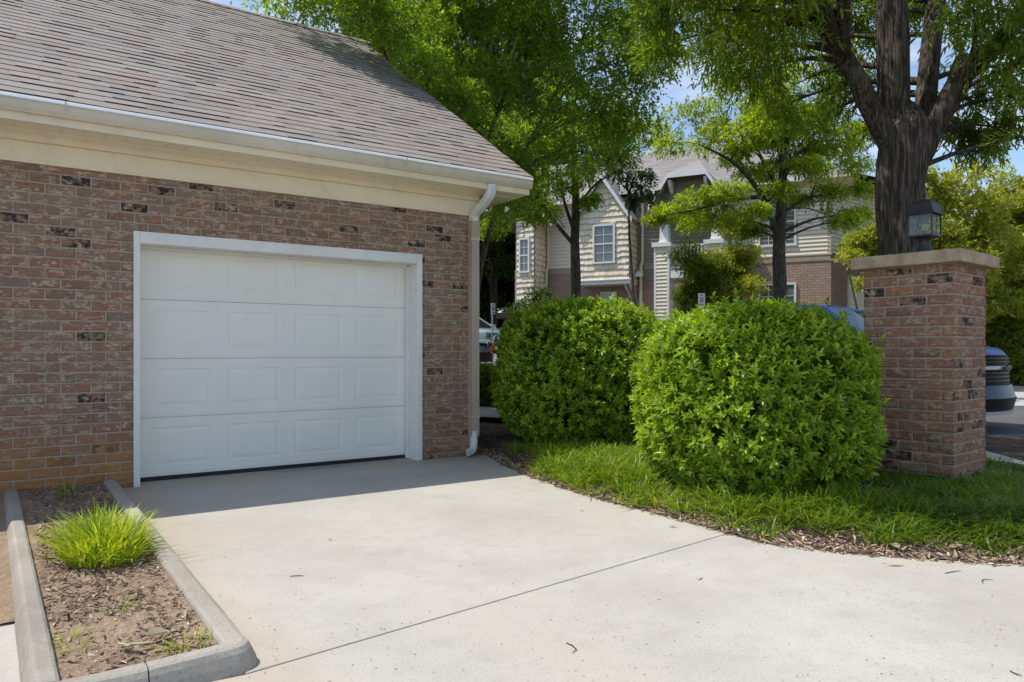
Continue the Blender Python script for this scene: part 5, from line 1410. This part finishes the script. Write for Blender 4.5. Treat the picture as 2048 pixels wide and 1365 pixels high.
def face_truck(v, hw):
    fx = surf(.98, .03, .34)
    g = MB(); strip(g, fx, -.80, .80, .66, 1.09, .024, tilt=.03); go = g.build('grille', M['grille_black'], v)
    c = MB()
    strip(c, fx, -.86, .86, .885, .935, .05, tilt=.01); c.build('grille_bar', M['steel'], go)
    c = MB()
    for z in (.72, .775, .83): strip(c, fx, -.74, .74, z, z + .010, .030, tilt=.0)
    for z in (.985, 1.035): strip(c, fx, -.74, .74, z, z + .008, .028)
    c.build('grille_slats', M['slat'], go)
    e = MB()  # cross-shaped emblem
    x = fx(0) + .062
    for pts in ([(-.13, .905), (.13, .905)],):
        e.prism(None, [[(xx, -.14, .885), (xx, -.045, .885), (xx, -.035, .865), (xx, .055, .865), (xx, .045, .885), (xx, .13, .885), (xx, .14, .925), (xx, .045, .925), (xx, .035, .945), (xx, -.055, .945), (xx, -.045, .925), (xx, -.13, .925)] for xx in (x, x + .02)])
    e.build('emblem', M['bronze'], go)
    for s_ in (-1, 1):
        h = MB(); strip(h, fx, s_ * .70, s_ * .95, .93, 1.07, .02, 6, tilt=.05); h.build('headlight', M['headlight'], v)
    bp = MB(); strip(bp, surf(1.0, .10, .36), -.97, .97, .48, .66, .035, 16, tilt=.05); bp.build('bumper', M['bumper_blue'], v)
    lw = MB(); strip(lw, surf(1.0, .07, .36), -.90, .90, .27, .475, .02, 16, tilt=-.06); lo = lw.build('lower_grille', M['black'], v)
    s = MB(); strip(s, surf(1.0, .075, .36), -.80, .80, .25, .30, .03, 16); s.build('skid_lip', M['steel'], lo)
TD = Vector((.643, -.766, 0)); th_ = math.atan2(TD.y, TD.x)
body = [(.0, .34, .46, 1.06, .4), (-.05, .50, .42, 1.12, .36), (-.12, .66, .38, 1.17, .34), (-.20, .80, .34, 1.20, .32), (-.35, .94, .32, 1.225, .32), (-.6, .975, .30, 1.25, .33), (-1.0, .99, .30, 1.275, .34), (-1.7, 1.0, .30, 1.32, .3), (-3.9, 1.0, .32, 1.36, .26), (-5.6, .99, .36, 1.36, .26), (-5.78, .95, .42, 1.34, .3)]
vehicle('pickup_truck', 'blue crew cab pickup truck parked nose-right behind the brick gate pillar', 'truck', Vector((6.97, 10.5, .0)), th_, 5.8, 1.0, body, ((-3.95, -1.45, .93, 1.30), (-3.72, -2.25, .74, 1.87)), 'car_blue', [(-.98, .41, .28), (-4.65, .41, .28)], face_truck, 1.9)
def face_suv(v, hw):
    fx = surf(.9, .02, .40)
    g = MB(); strip(g, fx, -.84, .84, .78, .85, .015); go = g.build('grille', M['black'], v)
    e = MB(); x = fx(0) + .02; e.tube([(x, 0, .815), (x + .018, 0, .815)], .075, 24); eo = e.build('emblem', M['car_blue'], go)
    w_ = MB()
    ring = [(x + .022, .068 * math.cos(a), .815 + .068 * math.sin(a)) for a in [i * math.pi / 10 for i in range(21)]]
    w_.tube(ring, .006, 5)
    w_.tube([(x + .022, -.05, .85), (x + .022, -.024, .775), (x + .022, 0, .815), (x + .022, .024, .775), (x + .022, .05, .85)], .005, 5)
    w_.tube([(x + .022, -.026, .868), (x + .022, 0, .825), (x + .022, .026, .868)], .005, 5); w_.build('emblem_mark', M['chrome'], eo)
    for s_ in (-1, 1):
        h = MB(); strip(h, fx, s_ * .58, s_ * .90, .80, .90, .02, 6, tilt=.03); h.build('headlight', M['headlight'], v)
    lw = MB(); strip(lw, surf(.9, .05, .42), -.86, .86, .30, .62, .012, 14, tilt=.0); lo = lw.build('lower_grille', M['black'], v)
    s = MB(); strip(s, surf(.9, .07, .42), -.82, .82, .34, .37, .02, 14); s.build('skid_lip', M['chrome'], lo)
sbody = [(.0, .26, .40, .84, .45), (-.06, .42, .36, .90, .42), (-.13, .58, .32, .94, .4), (-.24, .74, .28, .98, .38), (-.44, .88, .26, 1.02, .36), (-1.2, .925, .25, 1.10, .32), (-3.6, .925, .26, 1.12, .3), (-4.35, .88, .30, 1.08, .35), (-4.55, .76, .42, .98, .5)]
vz = lambda x, y: terrain(x, y)
VD = Vector((.90, -.44, 0)); vh = math.atan2(VD.y, VD.x)
vx, vy = -.66, 18.9
sv = vehicle('parked_car', 'pale teal white car with round front badge parked beside the garage downspout', 'car', Vector((vx, vy, vz(vx, vy))), vh, 4.55, .925, sbody, ((-4.2, -1.15, .86, 1.06), (-3.75, -2.0, .66, 1.62)), 'car_white', [(-.85, .35, .24), (-3.65, .35, .24)], face_suv, 1.6, None, 'cars parked beyond the garage')
x, y = -.05, 24.5
c = copy_tree(sv); c.location = (x, y, vz(x, y)); c.rotation_euler.z = vh - .1; c['label'] = 'second pale car parked in the row behind the first pale car'
def face_rear(v, hw):
    fx = surf(.9, .0, .30)
    for s_ in (-1, 1):
        h = MB(); strip(h, fx, s_ * .60, s_ * .86, .84, 1.02, .02, 6, tilt=.03); h.build('tail_light', M['lamp_red'], v)
    h = MB(); strip(h, fx, -.80, .80, .40, .60, .04, 12, tilt=.02); h.build('bumper', M['black'], v)
x, y = P(1001, 670, 16.3).x, 16.3
vehicle('parked_car', 'silver car with orange tail lamp almost hidden behind the first round bush', 'car', Vector((x, y, vz(x, y) - .02)), vh + math.pi * .985, 4.2, .9, sbody, ((-3.3, -.30, .84, 1.04), (-2.6, -.62, .64, 1.42)), 'car_silver', [(-.85, .33, .24), (-3.4, .33, .24)], face_rear, 1.45, None, 'cars parked beyond the garage')
# =============================================================== CAMERA, LIGHT, SKY
cam = bpy.data.cameras.new('camera'); co = bpy.data.objects.new('camera', cam); link(co)
cam.sensor_width = 36; cam.lens = 36 * F / 2048; cam.clip_end = 2000; cam.clip_start = .05
cam.shift_y = (HZ - 682.5) / 2048
co.location = (0, 0, H); co.rotation_euler = (R(90), 0, 0)
SC.camera = co
SUN_EL, SUN_AZ = 61.0, 270.0     # azimuth clockwise from +Y
sd = Vector((math.sin(R(SUN_AZ)) * math.cos(R(SUN_EL)), math.cos(R(SUN_AZ)) * math.cos(R(SUN_EL)), math.sin(R(SUN_EL))))
sl = bpy.data.lights.new('sun', 'SUN'); sl.energy = SUN_E; sl.angle = R(.5); sl.color = (1, .955, .88)
so = bpy.data.objects.new('sun', sl); link(so); so.rotation_euler = (-sd).to_track_quat('-Z', 'Y').to_euler(); so.location = (0, 0, 30)
wd = bpy.data.worlds.new('World'); SC.world = wd; wd.use_nodes = True
nt = wd.node_tree; bg = nt.nodes['Background']
sky = nt.nodes.new('ShaderNodeTexSky'); sky.sky_type = 'NISHITA'; sky.sun_disc = False
sky.sun_elevation = R(SUN_EL); sky.sun_rotation = R(SUN_AZ); sky.air_density = 1.0; sky.dust_density = .6; sky.ozone_density = 1.6
# thin wisps of cloud
tc = nt.nodes.new('ShaderNodeTexCoord'); mp = nt.nodes.new('ShaderNodeMapping'); mp.inputs['Scale'].default_value = (1.6, 1.6, 6)
nz = nt.nodes.new('ShaderNodeTexNoise'); nz.inputs['Scale'].default_value = 2.2; nz.inputs['Detail'].default_value = 7; nz.inputs['Roughness'].default_value = .58
rp = nt.nodes.new('ShaderNodeValToRGB'); rp.color_ramp.elements[0].position = .47; rp.color_ramp.elements[1].position = .80
rp.color_ramp.elements[1].color = (.6, .6, .6, 1)
mx = nt.nodes.new('ShaderNodeMix'); mx.data_type = 'RGBA'; mx.inputs[7].default_value = (8.0, 7.9, 7.7, 1)
nt.links.new(tc.outputs['Generated'], mp.inputs[0]); nt.links.new(mp.outputs[0], nz.inputs['Vector']); nt.links.new(nz.outputs[0], rp.inputs[0])
nt.links.new(rp.outputs[0], mx.inputs[0]); nt.links.new(sky.outputs[0], mx.inputs[6]); nt.links.new(mx.outputs[2], bg.inputs[0])
bg.inputs[1].default_value = SKY_S
vs = SC.view_settings; SC.display_settings.display_device = 'sRGB'; vs.view_transform = 'Standard'; vs.look = 'None'; vs.exposure = EXPO; vs.gamma = 1; vs.use_curve_mapping = False
SC.cycles.max_bounces = 12; SC.cycles.diffuse_bounces = 7; SC.cycles.transparent_max_bounces = 12; SC.cycles.transmission_bounces = 8
SC.cycles.use_denoising = True
